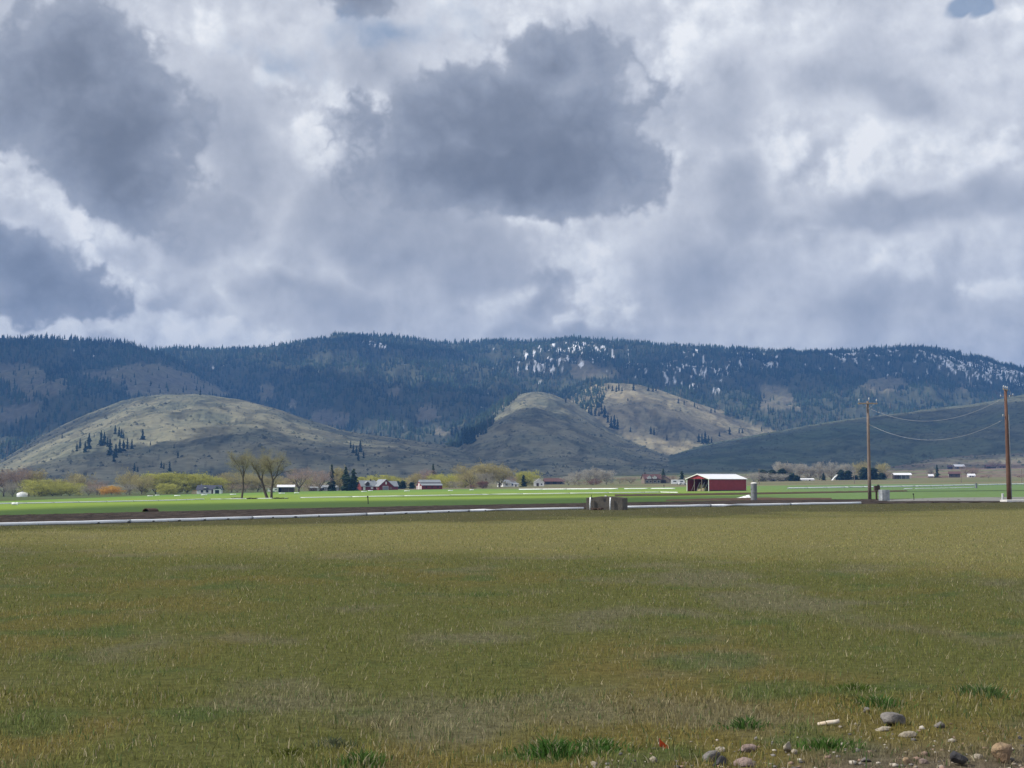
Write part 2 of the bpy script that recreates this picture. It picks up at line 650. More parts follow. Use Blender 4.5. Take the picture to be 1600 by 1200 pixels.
# name, crest rows, crest distance, foot distance, back slope, profile power
LAYERS = [
    ('bench', crest([(1180, 790), (1300, 745), (1400, 728), (1450, 714), (1520, 708), (1600, 705), (1900, 700), (2600, 712)]), 2700, 2150, .10, .9),
    ('round_hill', crest([(-900, 830), (-300, 790), (-60, 752), (0, 722), (60, 684), (120, 653), (200, 622), (255, 615), (320, 616), (380, 625), (430, 638), (480, 655),
                          (540, 674), (620, 684), (700, 696), (760, 708), (840, 730), (900, 770), (1000, 840)]), 3600, 1900, .25, .8),
    ('knob', crest([(560, 790), (610, 746), (650, 730), (690, 724), (730, 732), (790, 770), (850, 840)]), 2700, 2100, .3, .8),
    ('gully_hill', crest([(300, 830), (400, 770), (460, 705), (510, 700), (560, 730), (610, 765), (680, 830)]), 2900, 2000, .3, .8),
    ('right_hill', crest([(850, 800), (950, 745), (1040, 712), (1100, 694), (1200, 676), (1300, 658), (1400, 646), (1470, 637), (1530, 630),
                          (1600, 616), (1750, 603), (2100, 590), (2600, 640)]), 3900, 2300, .2, .75),
    ('middle_hill', crest([(560, 820), (640, 755), (690, 706), (735, 664), (790, 626), (830, 609), (870, 617), (915, 640), (960, 668),
                           (1000, 690), (1060, 716), (1150, 760), (1250, 830)]), 4300, 2300, .25, .8),
    ('pale_slope', crest([(760, 760), (840, 660), (900, 612), (935, 597), (1000, 600), (1050, 615), (1100, 634), (1160, 651), (1240, 663),
                          (1330, 690), (1430, 740), (1500, 800)]), 5000, 3500, .15, .8),
    ('left_ridge', crest([(-1200, 560), (-600, 530), (-200, 522), (0, 527), (60, 529), (130, 531), (200, 536), (240, 550), (270, 562), (300, 580), (345, 610), (390, 650),
                          (450, 720), (520, 800)]), 5300, 3500, .2, .85),
    ('main_ridge', crest([(-1200, 570), (-300, 560), (150, 552), (270, 545), (330, 549), (400, 544), (480, 534), (545, 523), (580, 524), (640, 530),
                          (700, 538), (760, 534), (830, 534), (900, 530), (950, 534), (1010, 539), (1080, 541), (1160, 546), (1250, 551),
                          (1300, 549), (1380, 544), (1450, 544), (1520, 557), (1600, 576), (1750, 600), (2000, 640), (2600, 700)]), 6500, 3900, .2, .95),
]
NAMES = [l[0] for l in LAYERS]


def hills(c, Y):
    """height and index of the hill that is on top (-1: valley)"""
    c, Y = np.broadcast_arrays(np.asarray(c, float), np.asarray(Y, float))
    X = (c - 800) / F * Y
    z = valley(c, Y)
    z0 = z.copy()
    who = np.full(z.shape, -1)
    rough = fbm(X / 420.0, Y / 520.0, 5, 3)
    gul = 1 - np.abs(fbm(X / 190.0 + 0.45 * rough, Y / 620.0, 5, 9)) * 1.2
    for k, (nm, (cx, cy), D, foot, back, pw) in enumerate(LAYERS):
        row = np.interp(c, cx, cy)
        # crest line wanders in depth, so hills are not walls
        Dk = D * (1 + 0.03 * np.sin(c / 210.0 + k * 2.1) + 0.02 * np.sin(c / 97.0 + k))
        cyn = (600.0 - row) / F
        zc = EYE + (SP + cyn * CP) / (CP - cyn * SP) * Dk
        t = np.clip((Y - foot) / (Dk - foot), 0, 1)
        base = z0
        s = np.sin(t * np.pi / 2) ** (1 / pw) * 0.35 + 0.65 * t ** (1.15 / pw)
        env = (4 * t * (1 - t)) ** 0.8
        amp = 0.17 if nm in ('main_ridge', 'left_ridge') else 0.12
        hk = base + (zc - base) * s
        hk = hk + np.maximum(zc - base, 0) * env * (amp * rough + amp * 0.9 * (gul - 0.78))
        hk = np.where(Y > Dk, zc - (Y - Dk) * back, hk)
        hk = np.where((Y < foot) | (zc < base), -1e3, hk)
        m = hk > z + 0.3
        z = np.where(m, hk, z)
        who = np.where(m, k, who)
    return z, who


def in_poly(px, py, poly):
    poly = np.asarray(poly, float)
    ins = np.zeros(px.shape, bool)
    j = len(poly) - 1
    for i in range(len(poly)):
        xi, yi, xj, yj = poly[i, 0], poly[i, 1], poly[j, 0], poly[j, 1]
        cond = ((yi > py) != (yj > py)) & (px < (xj - xi) * (py - yi) / (yj - yi + 1e-12) + xi)
        ins ^= cond
        j = i
    return ins


# clearings in the woods, given as outlines seen from the viewpoint
CLEARINGS = [
    [(-200, 560), (0, 565), (40, 568), (70, 580), (72, 600), (45, 625), (20, 610), (0, 590), (-200, 600)],
    [(10, 635), (60, 626), (62, 645), (30, 660), (0, 660), (-100, 660), (-100, 640)],
    [(130, 580), (170, 578), (205, 570), (250, 570), (300, 585), (345, 607), (360, 620), (300, 622), (210, 622), (190, 600), (140, 592)],
    [(60, 600), (100, 590), (110, 605), (70, 625)],
    [(480, 648), (500, 640), (540, 642), (555, 660), (530, 672), (505, 668)],
    [(402, 605), (425, 600), (430, 625), (410, 628)], [(452, 622), (462, 622), (462, 640), (450, 640)],
    [(670, 676), (690, 664), (700, 676), (697, 682)], [(605, 610), (622, 604), (626, 616), (612, 619)],
    [(650, 640), (675, 628), (690, 650), (660, 660)],
    [(885, 585), (905, 558), (920, 566), (960, 580), (970, 592), (930, 596)],
    [(1190, 600), (1230, 606), (1250, 640), (1190, 640)],
    [(1350, 600), (1375, 588), (1410, 592), (1420, 605), (1380, 618), (1355, 612)], [(1498, 600), (1520, 596), (1522, 608), (1500, 610)],
]
SNOWZONE = [
    [(790, 560), (850, 535), (960, 533), (1010, 545), (1035, 575), (1000, 590), (960, 585), (900, 580), (860, 582), (820, 585), (790, 580)],
    [(1030, 555), (1090, 545), (1160, 550), (1215, 552), (1215, 575), (1150, 590), (1140, 615), (1080, 605), (1040, 600)],
    [(1280, 552), (1380, 545), (1460, 545), (1530, 560), (1620, 580), (1620, 610), (1560, 612), (1480, 598), (1400, 590), (1360, 575)],
    [(1520, 570), (1620, 580), (1800, 610), (1800, 630), (1600, 612), (1530, 600)],
    [(580, 528), (605, 530), (605, 545), (575, 542)], [(755, 570), (785, 572), (785, 578), (755, 578)],
]


def snow_field(X, Y, px, py):
    zone = np.zeros(px.shape)
    for p in SNOWZONE:
        zone = np.maximum(zone, in_poly(px, py, p))
    n = fbm(X / 15.0, Y / 85.0, 4, 41)
    n2 = fbm(X / 240.0, Y / 500.0, 2, 47)
    v = n + 0.55 * n2 - np.where(zone > 0, 0.25, 0.66)
    return sstep(0.0, 0.05, v)


def pix(X, Y, Z):
    dep = Y * CP + (Z - EYE) * SP
    return 800 + F * X / dep, 600 - F * (-Y * SP + (Z - EYE) * CP) / dep


def hill_color(X, Y, Z, who):
    px, py = pix(X, Y, Z)
    n1 = fbm(X / 160.0, Y / 260.0, 5, 21)
    n2 = fbm(X / 30.0, Y / 60.0, 3, 27)
    n3 = fbm(X / 700.0, Y / 900.0, 3, 33)
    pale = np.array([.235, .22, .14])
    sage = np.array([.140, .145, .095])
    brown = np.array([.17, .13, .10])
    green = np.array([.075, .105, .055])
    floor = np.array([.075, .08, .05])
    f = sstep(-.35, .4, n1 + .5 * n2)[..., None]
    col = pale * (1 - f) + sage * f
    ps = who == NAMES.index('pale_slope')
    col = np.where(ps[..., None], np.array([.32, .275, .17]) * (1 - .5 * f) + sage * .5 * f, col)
    hb = np.isin(who, [NAMES.index('right_hill')])
    g = sstep(-.5, .5, n3 + .4 * n1)[..., None]
    col = np.where(hb[..., None], (green * (1 - g) + sage * .85 * g), col)
    be = who == NAMES.index('bench')
    col = np.where(be[..., None], brown * (1 - f) + pale * .9 * f, col)
    mr = np.isin(who, [NAMES.index('main_ridge'), NAMES.index('left_ridge')])
    clear = np.zeros(px.shape, bool)
    for p in CLEARINGS:
        clear |= in_poly(px + 12 * n2, py + 5 * n1, p)
    fb = np.array([.15, .135, .098]) * (1 - f) + pale * .75 * f
    col = np.where(mr[..., None], floor, col)
    col = np.where((mr & clear)[..., None], fb, col)
    # valley floor: brown and pale green farmland
    va = who < 0
    strip = sstep(-.1, .12, fbm(X / 320.0, Y / 75.0, 2, 55))[..., None]
    right = sstep(1150, 1400, 800 + F * X / Y)[..., None]
    vc = np.array([.20, .165, .105]) * (1 - strip) + np.array([.13, .15, .06]) * strip
    col = np.where(va[..., None], vc * (1 - right) + right * (np.array([.19, .135, .10]) * (1 - strip) + np.array([.15, .15, .075]) * strip), col)
    # shrubs speckle the open slopes
    sp = sstep(.12, .45, fbm(X / 9.0, Y / 16.0, 3, 61) + .25 * n1)[..., None]
    col = col * (1 - .5 * sp * (1 - mr[..., None]))
    gl = sstep(.86, .97, 1 - np.abs(fbm(X / 130.0, Y / 420.0, 3, 65)))[..., None]     # darker brush in the draws
    col = col * (1 - .38 * gl * ((~mr) & (who >= 0))[..., None])
    sn = snow_field(X, Y, px, py) * mr
    return col * (1 - sn[..., None]) + np.array([.80, .82, .85]) * sn[..., None], sn, clear & mr


def grid_faces(nr, nc):
    i = np.arange(nr - 1)[:, None] * nc + np.arange(nc - 1)[None, :]
    i = i.ravel()
    return np.stack([i, i + 1, i + nc + 1, i + nc], 1)


def build_hills():
    cin = np.arange(-120, 1721, 1.9)
    cc = np.concatenate([np.linspace(-1500, -125, 90), cin, np.linspace(1725, 3100, 90)])
    Yv = np.concatenate([np.geomspace(1280, 2300, 26), np.linspace(2330, 4600, 120), np.linspace(4620, 6900, 105), np.linspace(7000, 9000, 10)])
    C, YY = np.meshgrid(cc, Yv)
    Z, who = hills(C, YY)
    X = (C - 800) / F * YY
    fine = fbm(X / 45.0, YY / 45.0, 3, 71) * np.where(who >= 0, 2.2, 0.0)
    Z = Z + fine
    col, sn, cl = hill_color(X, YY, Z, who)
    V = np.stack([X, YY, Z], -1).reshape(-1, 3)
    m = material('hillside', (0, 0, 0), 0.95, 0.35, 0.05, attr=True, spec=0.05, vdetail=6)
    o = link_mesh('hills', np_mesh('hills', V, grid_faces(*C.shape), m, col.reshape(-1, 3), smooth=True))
    tag(o, 'grassy foothills and wooded ridge with snow patches behind the valley', 'hills', kind='structure')
    return o


hill_obj = build_hills()


def hill_hit(x, y):
    """first point of the hills behind pixel x, y"""
    d = ray(x, y)
    Y = np.linspace(1300, 7400, 3000)
    t = Y / d[1]
    X = d[0] * t
    Zr = EYE + d[2] * t
    Z, who = hills(800 + F * X / Y, Y)
    k = np.where(Z >= Zr)[0]
    if len(k) == 0:
        return None
    k = k[0]
    return (float(X[k]), float(Y[k]), float(Z[k]))


# ------------------------------------------------------------------ the far woods: one mass of conifers
def build_forest():
    n = 104000
    c = rng.uniform(-380, 1980, n)
    Y = np.sqrt(rng.uniform(3300.0 ** 2, 7000.0 ** 2, n))
    X = (c - 800) / F * Y
    Z, who = hills(c, Y)
    px, py = pix(X, Y, Z)
    ok = np.isin(who, [NAMES.index('main_ridge'), NAMES.index('left_ridge')])
    clear = np.zeros(n, bool)
    n1, n2 = fbm(X / 160.0, Y / 260.0, 5, 21), fbm(X / 30.0, Y / 60.0, 3, 27)
    for p in CLEARINGS:
        clear |= in_poly(px + 12 * n2, py + 5 * n1, p)
    keep = rng.uniform(size=n)
    ok &= ~clear | (keep < 0.05)
    thin = fbm(X / 120.0, Y / 240.0, 3, 91)
    ok &= keep < np.where(thin < -0.22, 0.30, 0.97)
    lower = (py > 640) & (px > 380) & (px < 700)          # the wood opens towards its lower edge
    ok &= ~lower | (rng.uniform(size=n) < 0.55)
    sn = snow_field(X, Y, px, py)
    sn2 = snow_field(X, Y - 14, px, py)
    ok &= (np.maximum(sn, sn2) < 0.3) | (rng.uniform(size=n) < 0.10)
    # tongue of trees on the shoulder between the two open hills
    tongue = in_poly(px, py, [(835, 606), (870, 600), (945, 596), (948, 612), (940, 640), (925, 650), (880, 618)])
    ok |= tongue & (keep < 0.9)
    flank = in_poly(px + 8 * n2, py + 5 * n1, [(640, 720), (690, 600), (812, 600), (818, 614), (790, 638), (766, 664), (748, 695), (705, 706)])
    ok |= flank & (keep < 0.97) & (who == NAMES.index('middle_hill'))
    X, Y, Z = X[ok], Y[ok], Z[ok]
    k = len(X)
    h = rng.gamma(16, 1.0, k).clip(7, 29) * (1 + .25 * fbm(X / 300, Y / 300, 2, 78))
    r = h * rng.uniform(.14, .21, k)
    seg = 5
    ang = np.arange(seg) * 2 * np.pi / seg
    V = np.zeros((k, 2 * seg + 2, 3))
    for t, (zb, zt, rs) in enumerate(((.05, .70, 1.0), (.42, 1.0, .68))):
        a0 = rng.uniform(0, 6.28, k)
        for s in range(seg):
            rr = r * rs * rng.uniform(.75, 1.2, k)
            V[:, t * (seg + 1) + s, 0] = X + rr * np.cos(ang[s] + a0)
            V[:, t * (seg + 1) + s, 1] = Y + rr * np.sin(ang[s] + a0)
            V[:, t * (seg + 1) + s, 2] = Z + h * (zb + rng.uniform(-.04, .04, k))
        V[:, t * (seg + 1) + seg, 0] = X + rng.uniform(-.2, .2, k)
        V[:, t * (seg + 1) + seg, 1] = Y
        V[:, t * (seg + 1) + seg, 2] = Z + h * zt
    tri = []
    for t in range(2):
        for s in range(seg):
            tri.append((t * (seg + 1) + s, t * (seg + 1) + (s + 1) % seg, t * (seg + 1) + seg))
    tri = np.array(tri)
    faces = (np.arange(k)[:, None, None] * (2 * seg + 2) + tri[None]).reshape(-1, 3)
    tone = rng.uniform(.6, 1.5, k)[:, None] * (1 + .75 * fbm(X / 170, Y / 260, 3, 77))[:, None]
    base = np.array([.032, .050, .026])[None] * tone
    odd = rng.uniform(size=k) < 0.05
    base[odd] = np.array([.10, .085, .05])
    colr = np.repeat(base, 2 * seg + 2, axis=0)
    o = link_mesh('conifer_forest', np_mesh('conifer_forest', V.reshape(-1, 3), faces, M['attr_leaf'], colr))
    tag(o, 'dense dark conifer forest covering the far ridge', 'forest', kind='stuff')
    return k


N_FOREST = build_forest()
print('forest trees', N_FOREST)


# ------------------------------------------------------------------ sagebrush dotting the open slopes
def build_brush():
    n = 26000
    c = rng.uniform(-250, 1850, n)
    Y = rng.uniform(2000, 5100, n)
    X = (c - 800) / F * Y
    Z, who = hills(c, Y)
    dens = fbm(X / 60.0, Y / 120.0, 3, 83)
    ok = (who >= 0) & ~np.isin(who, [NAMES.index('main_ridge'), NAMES.index('left_ridge')])
    ok &= rng.uniform(size=n) < np.clip(.35 + 1.6 * dens, .03, 1)
    X, Y, Z = X[ok], Y[ok], Z[ok]
    k = len(X)
    r = rng.gamma(4, .42, k)
    unit = np.array([(1, 0, .2), (0, 1, .2), (-1, 0, .2), (0, -1, .2), (0, 0, 1.1), (0, 0, -.4)])
    V = np.stack([X, Y, Z + .3], 1)[:, None, :] + unit[None] * r[:, None, None] * rng.uniform(.7, 1.3, (k, 6, 1))
    tri = np.array([(0, 1, 4), (1, 2, 4), (2, 3, 4), (3, 0, 4)])
    faces = (np.arange(k)[:, None, None] * 6 + tri[None]).reshape(-1, 3)
    base = np.array([.075, .08, .052])[None] * rng.uniform(.6, 1.4, (k, 1))
    o = link_mesh('sagebrush', np_mesh('sagebrush', V.reshape(-1, 3), faces, M['attr_leaf'], np.repeat(base, 6, axis=0)))
    tag(o, 'low dark sagebrush dotting the open foothills', 'sagebrush', kind='stuff')


build_brush()

# ------------------------------------------------------------------ ground sheet and fields
def build_ground():
    r = np.concatenate([[0.0], np.geomspace(1.0, 20500.0, 70)])
    a = np.linspace(0, 2 * np.pi, 145)[:-1]
    Rr, Aa = np.meshgrid(r, a, indexing='ij')
    X, Y = Rr * np.sin(Aa), Rr * np.cos(Aa)
    Ye = np.maximum(np.maximum(Y, 0.5 * Rr), 1.0)
    c = 800 + F * X / Ye
    Z = valley(c, Ye) - 0.5 - 3.0 * sstep(1000, 2000, Rr)
    V = np.stack([X, Y, Z], -1).reshape(-1, 3)
    na = len(a)
    i = (np.arange(len(r) - 1)[:, None] * na + np.arange(na)[None]).ravel()
    j = (np.arange(len(r) - 1)[:, None] * na + (np.arange(na)[None] + 1) % na).ravel()
    Fc = np.stack([i, i + na, j + na, j], 1)
    m = material('plain', (.12, .12, .055), 0.95, 0.3, 0.02, spec=0.05)
    o = link_mesh('ground', np_mesh('ground', V, Fc, m, smooth=True))
    tag(o, 'wide flat farmland reaching to the horizon', 'ground', kind='structure')


build_ground()


def curve(pts):
    p = np.array(pts, float)
    cc = np.concatenate([np.linspace(-1000, -60, 24), np.arange(-40, 1641, 8.0), np.linspace(1660, 2600, 24)])
    rows = np.interp(cc, p[:, 0], p[:, 1])
    return cc, np.array([depth_of(c, r) for c, r in zip(cc, rows)])


PIPE_ROWS = [(-1000, 846), (0, 822.5), (250, 816), (520, 807.5), (770, 798.8), (910, 796), (975, 794.8), (1160, 791), (1343, 787.6), (1450, 786.2), (1600, 785), (2600, 780)]
SOIL_ROWS = [(-1000, 824), (0, 806), (270, 799.5), (500, 794), (770, 789), (1000, 785), (1250, 781), (1370, 780.3), (1480, 779), (1600, 777.5), (2600, 774)]
CROP_ROWS = [(-1000, 806), (0, 783.5), (270, 773.2), (500, 767.3), (770, 763.8), (1000, 760.5), (1200, 757.5), (1400, 755), (1600, 753.5), (2600, 748)]
cc, Y_PIPE = curve(PIPE_ROWS)
_, Y_SOIL = curve(SOIL_ROWS)
_, Y_CROP = curve(CROP_ROWS)


def field_color(X, Y):
    Y = np.maximum(Y, 1.0)
    c = 800 + F * X / Y
    a = fbm(X / 3.6, Y / 5.0, 4, 101)
    b = fbm(X / 2.4 + 40, Y / 3.2, 4, 111)
    g = fbm(X / 1.3, Y / 1.5, 3, 121)
    big = fbm(X / 16.0, Y / 13.0, 2, 131)
    olive = np.array([.120, .125, .039])
    ochre = np.array([.158, .130, .042])
    dry = np.array([.165, .150, .100])
    green = np.array([.078, .112, .036])
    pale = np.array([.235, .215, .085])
    col = np.broadcast_to(olive, X.shape + (3,)).copy()
    w = sstep(.02, .42, a + .35 * big + .28 * (1 - sstep(10.5, 15, Y)))[..., None]
    w = w * (.58 + .32 * (1 - sstep(12, 19, Y)))[..., None]
    col = col * (1 - w) + ochre * w
    w = sstep(.02, .40, b - .3 * big)[..., None]
    col = col * (1 - w * .6) + dry * w * .6
    w = sstep(.18, .5, g + .3 * a)[..., None]
    col = col * (1 - .7 * w) + green * .7 * w
    # sunlit band before the pipe, painted as paler grass colour, wider on the right
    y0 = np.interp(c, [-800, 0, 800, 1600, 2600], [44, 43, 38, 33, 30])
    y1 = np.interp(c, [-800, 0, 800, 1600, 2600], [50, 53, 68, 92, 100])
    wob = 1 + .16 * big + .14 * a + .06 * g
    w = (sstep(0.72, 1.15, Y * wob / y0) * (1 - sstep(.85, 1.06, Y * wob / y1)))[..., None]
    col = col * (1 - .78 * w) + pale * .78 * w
    w = sstep(.95, 1.08, Y * wob / y1)[..., None]
    strip_c = np.array([.092, .088, .042])
    col = col * (1 - .8 * w) + strip_c * .8 * w
    # bare stony earth in the near right corner
    px = 800 + F * X / Y
    py = 751 + F * EYE / Y
    e = sstep(0, 60, (py - 1150) + (px - 1300) * .10 + 42 * b + 30 * g) * sstep(760, 1050, px)
    e = e[..., None] * .85
    col = col * (1 - e) + np.array([.150, .122, .092]) * e
    return col


def patch(name, Y0, Y1, nr, colf, label, mat, dz=0.0, geo=True, relief=None):
    t = np.linspace(0, 1, nr)[:, None]
    YY = np.exp(np.log(Y0)[None] * (1 - t) + np.log(Y1)[None] * t) if geo else Y0[None] * (1 - t) + Y1[None] * t
    C = np.broadcast_to(cc[None], YY.shape)
    X = (C - 800) / F * YY
    Z = ground(X, YY) + dz
    if relief is not None:
        Z = Z + relief(X, YY)
    col = colf(X, YY)
    V = np.stack([X, YY, Z], -1).reshape(-1, 3)
    o = link_mesh(name, np_mesh(name, V, grid_faces(*YY.shape), mat, col.reshape(-1, 3), smooth=True))
    tag(o, label, name.replace('_', ' ')[:20], kind='structure')
    return o


m_field = material('dry_grass_field', (0, 0, 0), 0.95, 0.45, 9.0, bump=0.8, bscale=30, attr=True, spec=0.05, vdetail=8)
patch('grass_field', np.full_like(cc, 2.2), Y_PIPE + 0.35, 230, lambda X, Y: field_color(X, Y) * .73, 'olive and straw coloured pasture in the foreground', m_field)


def soil_color(X, Y):
    n = fbm(X / .8, Y / 1.5, 3, 141)
    m = fbm(X / 9, Y / 9, 3, 143)
    w = sstep(-.3, .5, n + .3 * m)[..., None]
    return np.array([.030, .024, .022]) * (1 - w) + np.array([.075, .060, .052]) * w


def soil_relief(X, Y):
    return 0.05 * fbm(X / .6, Y / .9, 3, 145) + .03 * np.sin((Y - X * 1.25) * 2 * np.pi / 1.5)


m_soil = material('tilled_earth', (0, 0, 0), 0.95, 0.5, 6.0, bump=1.0, bscale=8, attr=True, spec=0.05)
patch('tilled_soil', Y_PIPE + 0.30, Y_SOIL + 0.4, 120, soil_color, 'dark tilled earth strip behind the white pipe', m_soil, dz=0.012, relief=soil_relief)


def crop_color(X, Y):
    c = 800 + F * X / Y
    t = np.clip((Y - np.interp(c, cc, Y_SOIL)) / (np.interp(c, cc, Y_CROP) - np.interp(c, cc, Y_SOIL)), 0, 1)
    n = fbm(X / 60, Y / 34, 4, 151)
    s = fbm(X / 7, Y / 4, 3, 153)
    lime = np.array([.205, .285, .050])
    mid = np.array([.125, .215, .045])
    deep = np.array([.060, .105, .032])
    cool = np.array([.120, .190, .070])
    w = sstep(-.35, .4, n)[..., None]
    col = lime * (1 - w) + (lime * .5 + mid * .5) * w
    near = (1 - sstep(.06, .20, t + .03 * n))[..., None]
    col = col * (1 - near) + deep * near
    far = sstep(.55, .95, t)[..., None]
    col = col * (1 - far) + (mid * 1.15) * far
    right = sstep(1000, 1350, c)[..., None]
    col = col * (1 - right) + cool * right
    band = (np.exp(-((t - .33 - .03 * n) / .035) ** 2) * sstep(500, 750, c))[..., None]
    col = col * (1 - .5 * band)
    dirt = sstep(.30, .55, s + .4 * n)[..., None]
    col = col * (1 - .25 * dirt) + np.array([.12, .11, .05]) * .25 * dirt
    # rough tan verge at the far end
    verge = (sstep(.86, .98, t + .05 * n) * sstep(700, 860, c))[..., None]
    return col * (1 - verge) + np.array([.20, .17, .10]) * verge


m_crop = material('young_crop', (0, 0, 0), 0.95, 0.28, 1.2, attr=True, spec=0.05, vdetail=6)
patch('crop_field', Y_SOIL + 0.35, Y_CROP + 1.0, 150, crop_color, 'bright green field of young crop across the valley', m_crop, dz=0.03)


def far_color(X, Y):
    n = fbm(X / 90, Y / 40, 4, 161)
    w = sstep(-.3, .3, n)[..., None]
    c = 800 + F * X / Y
    left = (1 - sstep(300, 700, c))[..., None]
    tan_ = np.array([.20, .165, .105])
    gr = np.array([.115, .14, .055])
    col = tan_ * (1 - w) + gr * w
    return col * (1 - left) + (gr * .8) * left


m_far = material('rough_farmland', (0, 0, 0), 0.95, 0.3, 0.5, attr=True, spec=0.05)
patch('valley_floor', Y_CROP + 0.5, np.full_like(cc, 1330.0), 60, far_color, 'tan and green farmland beyond the crop field', m_far, dz=0.06)


def ribbon(name, lower, upper, color, label, dz, mat=None, rel=0.0):
    lo, up = np.array(lower, float), np.array(upper, float)
    xs = np.arange(lo[0, 0], lo[-1, 0] + .1, 6.0)
    Ya = np.array([depth_of(x, np.interp(x, lo[:, 0], lo[:, 1])) for x in xs])
    Yb = np.array([depth_of(x, np.interp(x, up[:, 0], up[:, 1])) for x in xs])
    n = 7
    t = np.linspace(0, 1, n)[:, None]
    YY = Ya[None] * (1 - t) + Yb[None] * t
    X = (xs[None] - 800) / F * YY
    Z = ground(X, YY) + dz + rel * np.sin(np.pi * t) * (1 + .5 * fbm(X / 2, YY / 4, 2, 9))
    m = mat or material(name, color, 0.95, 0.3, 0.8, spec=0.05)
    o = link_mesh(name, np_mesh(name, np.stack([X, YY, Z], -1).reshape(-1, 3), grid_faces(n, len(xs)), m, smooth=True))
    tag(o, label, name.replace('_', ' '), kind='structure')


ribbon('gravel_road', [(1385, 784.2), (1470, 783.5), (1700, 784)], [(1385, 781.5), (1470, 778.2), (1700, 776.5)], (.20, .20, .19), 'grey gravel lane behind the utility poles', 0.05)
ribbon('ditch_bank', [(960, 776.0), (1100, 774.2), (1230, 772), (1420, 768.2)], [(960, 775.2), (1100, 773.2), (1230, 771), (1420, 767.2)], (.075, .055, .035),
       'low brown ditch bank crossing the green field', 0.08, rel=0.25)
ribbon('dirt_berm', [(1040, 783.2), (1120, 782.6), (1300, 781)], [(1040, 782.4), (1110, 780.0), (1170, 778.5), (1300, 779.8)], (.085, .055, .042),
       'low dark brown berm beside the concrete standpipe', 0.03, rel=0.12)


# ------------------------------------------------------------------ grass
def build_grass():
    bands = [(7.6, 12.5, 1900, .95), (12.5, 20, 1150, 1.15), (20, 34, 520, 1.6), (34, 58, 165, 2.3), (58, 108, 30, 3.2)]
    Vs, Fs, Cs, off = [], [], [], 0
    for (a, b, dens, wide) in bands:
        half = .40
        n = int(half * (b * b - a * a) * dens)
        Y = np.sqrt(rng.uniform(a * a, b * b, n))
        X = Y * rng.uniform(-half, half, n)
        c = 800 + F * X / Y
        ok = Y < np.interp(c, cc, Y_PIPE) - .2
        # tufty: denser and sparser places
        tf = fbm(X / .35, Y / .35, 2, 201)
        ok &= rng.uniform(size=n) < np.clip(.60 + .9 * tf + .5 * fbm(X / 1.6, Y / 1.6, 2, 205), .10, 1)
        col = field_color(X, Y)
        bare = (col[:, 2] > .084) & (Y < 13)
        ok &= ~bare | (rng.uniform(size=n) < .45)
        X, Y, col = X[ok], Y[ok], col[ok]
        k = len(X)
        Z = ground(X, Y) - .01
        h = rng.gamma(5, .0085, k) * (1 + .5 * fbm(X / 1.2, Y / 1.2, 2, 203))
        h = np.clip(h, .015, .19)
        w = rng.uniform(.0022, .0052, k) * wide
        an = rng.uniform(0, 2 * np.pi, k)
        lean = h * rng.uniform(.05, .75, k)
        la = rng.uniform(0, 2 * np.pi, k)
        dx, dy = np.cos(an) * w, np.sin(an) * w
        lx, ly = np.cos(la) * lean, np.sin(la) * lean
        tone = rng.uniform(.55, 1.45, k)[:, None]
        kind = rng.uniform(size=k)
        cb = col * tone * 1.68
        st = kind < .11
        cb[st] = np.array([.42, .36, .23]) * tone[st]
        gn = (kind > .88)
        cb[gn] = np.array([.11, .165, .06]) * tone[gn]
        v = np.zeros((k, 5, 3))
        v[:, 0] = np.stack([X - dx, Y - dy, Z], 1)
        v[:, 1] = np.stack([X + dx, Y + dy, Z], 1)
        v[:, 2] = np.stack([X + dx * .75 + lx * .35, Y + dy * .75 + ly * .35, Z + h * .6], 1)
        v[:, 3] = np.stack([X - dx * .75 + lx * .35, Y - dy * .75 + ly * .35, Z + h * .6], 1)
        v[:, 4] = np.stack([X + lx, Y + ly, Z + h * .95], 1)
        if wide > 1.1:
            idx = np.array([[0, 1, 4]])
            fa = (np.arange(k)[:, None, None] * 5 + idx[None]).reshape(-1, 3)
        else:
            idx = np.array([[0, 1, 2], [0, 2, 3], [3, 2, 4]])
            fa = (np.arange(k)[:, None, None] * 5 + idx[None]).reshape(-1, 3)
        Vs.append(v.reshape(-1, 3))
        Fs.append(fa + off)
        Cs.append(np.repeat(cb, 5, axis=0))
        off += k * 5
    me = np_mesh('pasture_grass', np.concatenate(Vs), np.concatenate(Fs), M['attr_grass'], np.concatenate(Cs))
    o = link_mesh('pasture_grass', me)
    tag(o, 'short dry grass blades covering the pasture', 'grass', kind='stuff')
    print('grass tris', len(me.polygons))


build_grass()


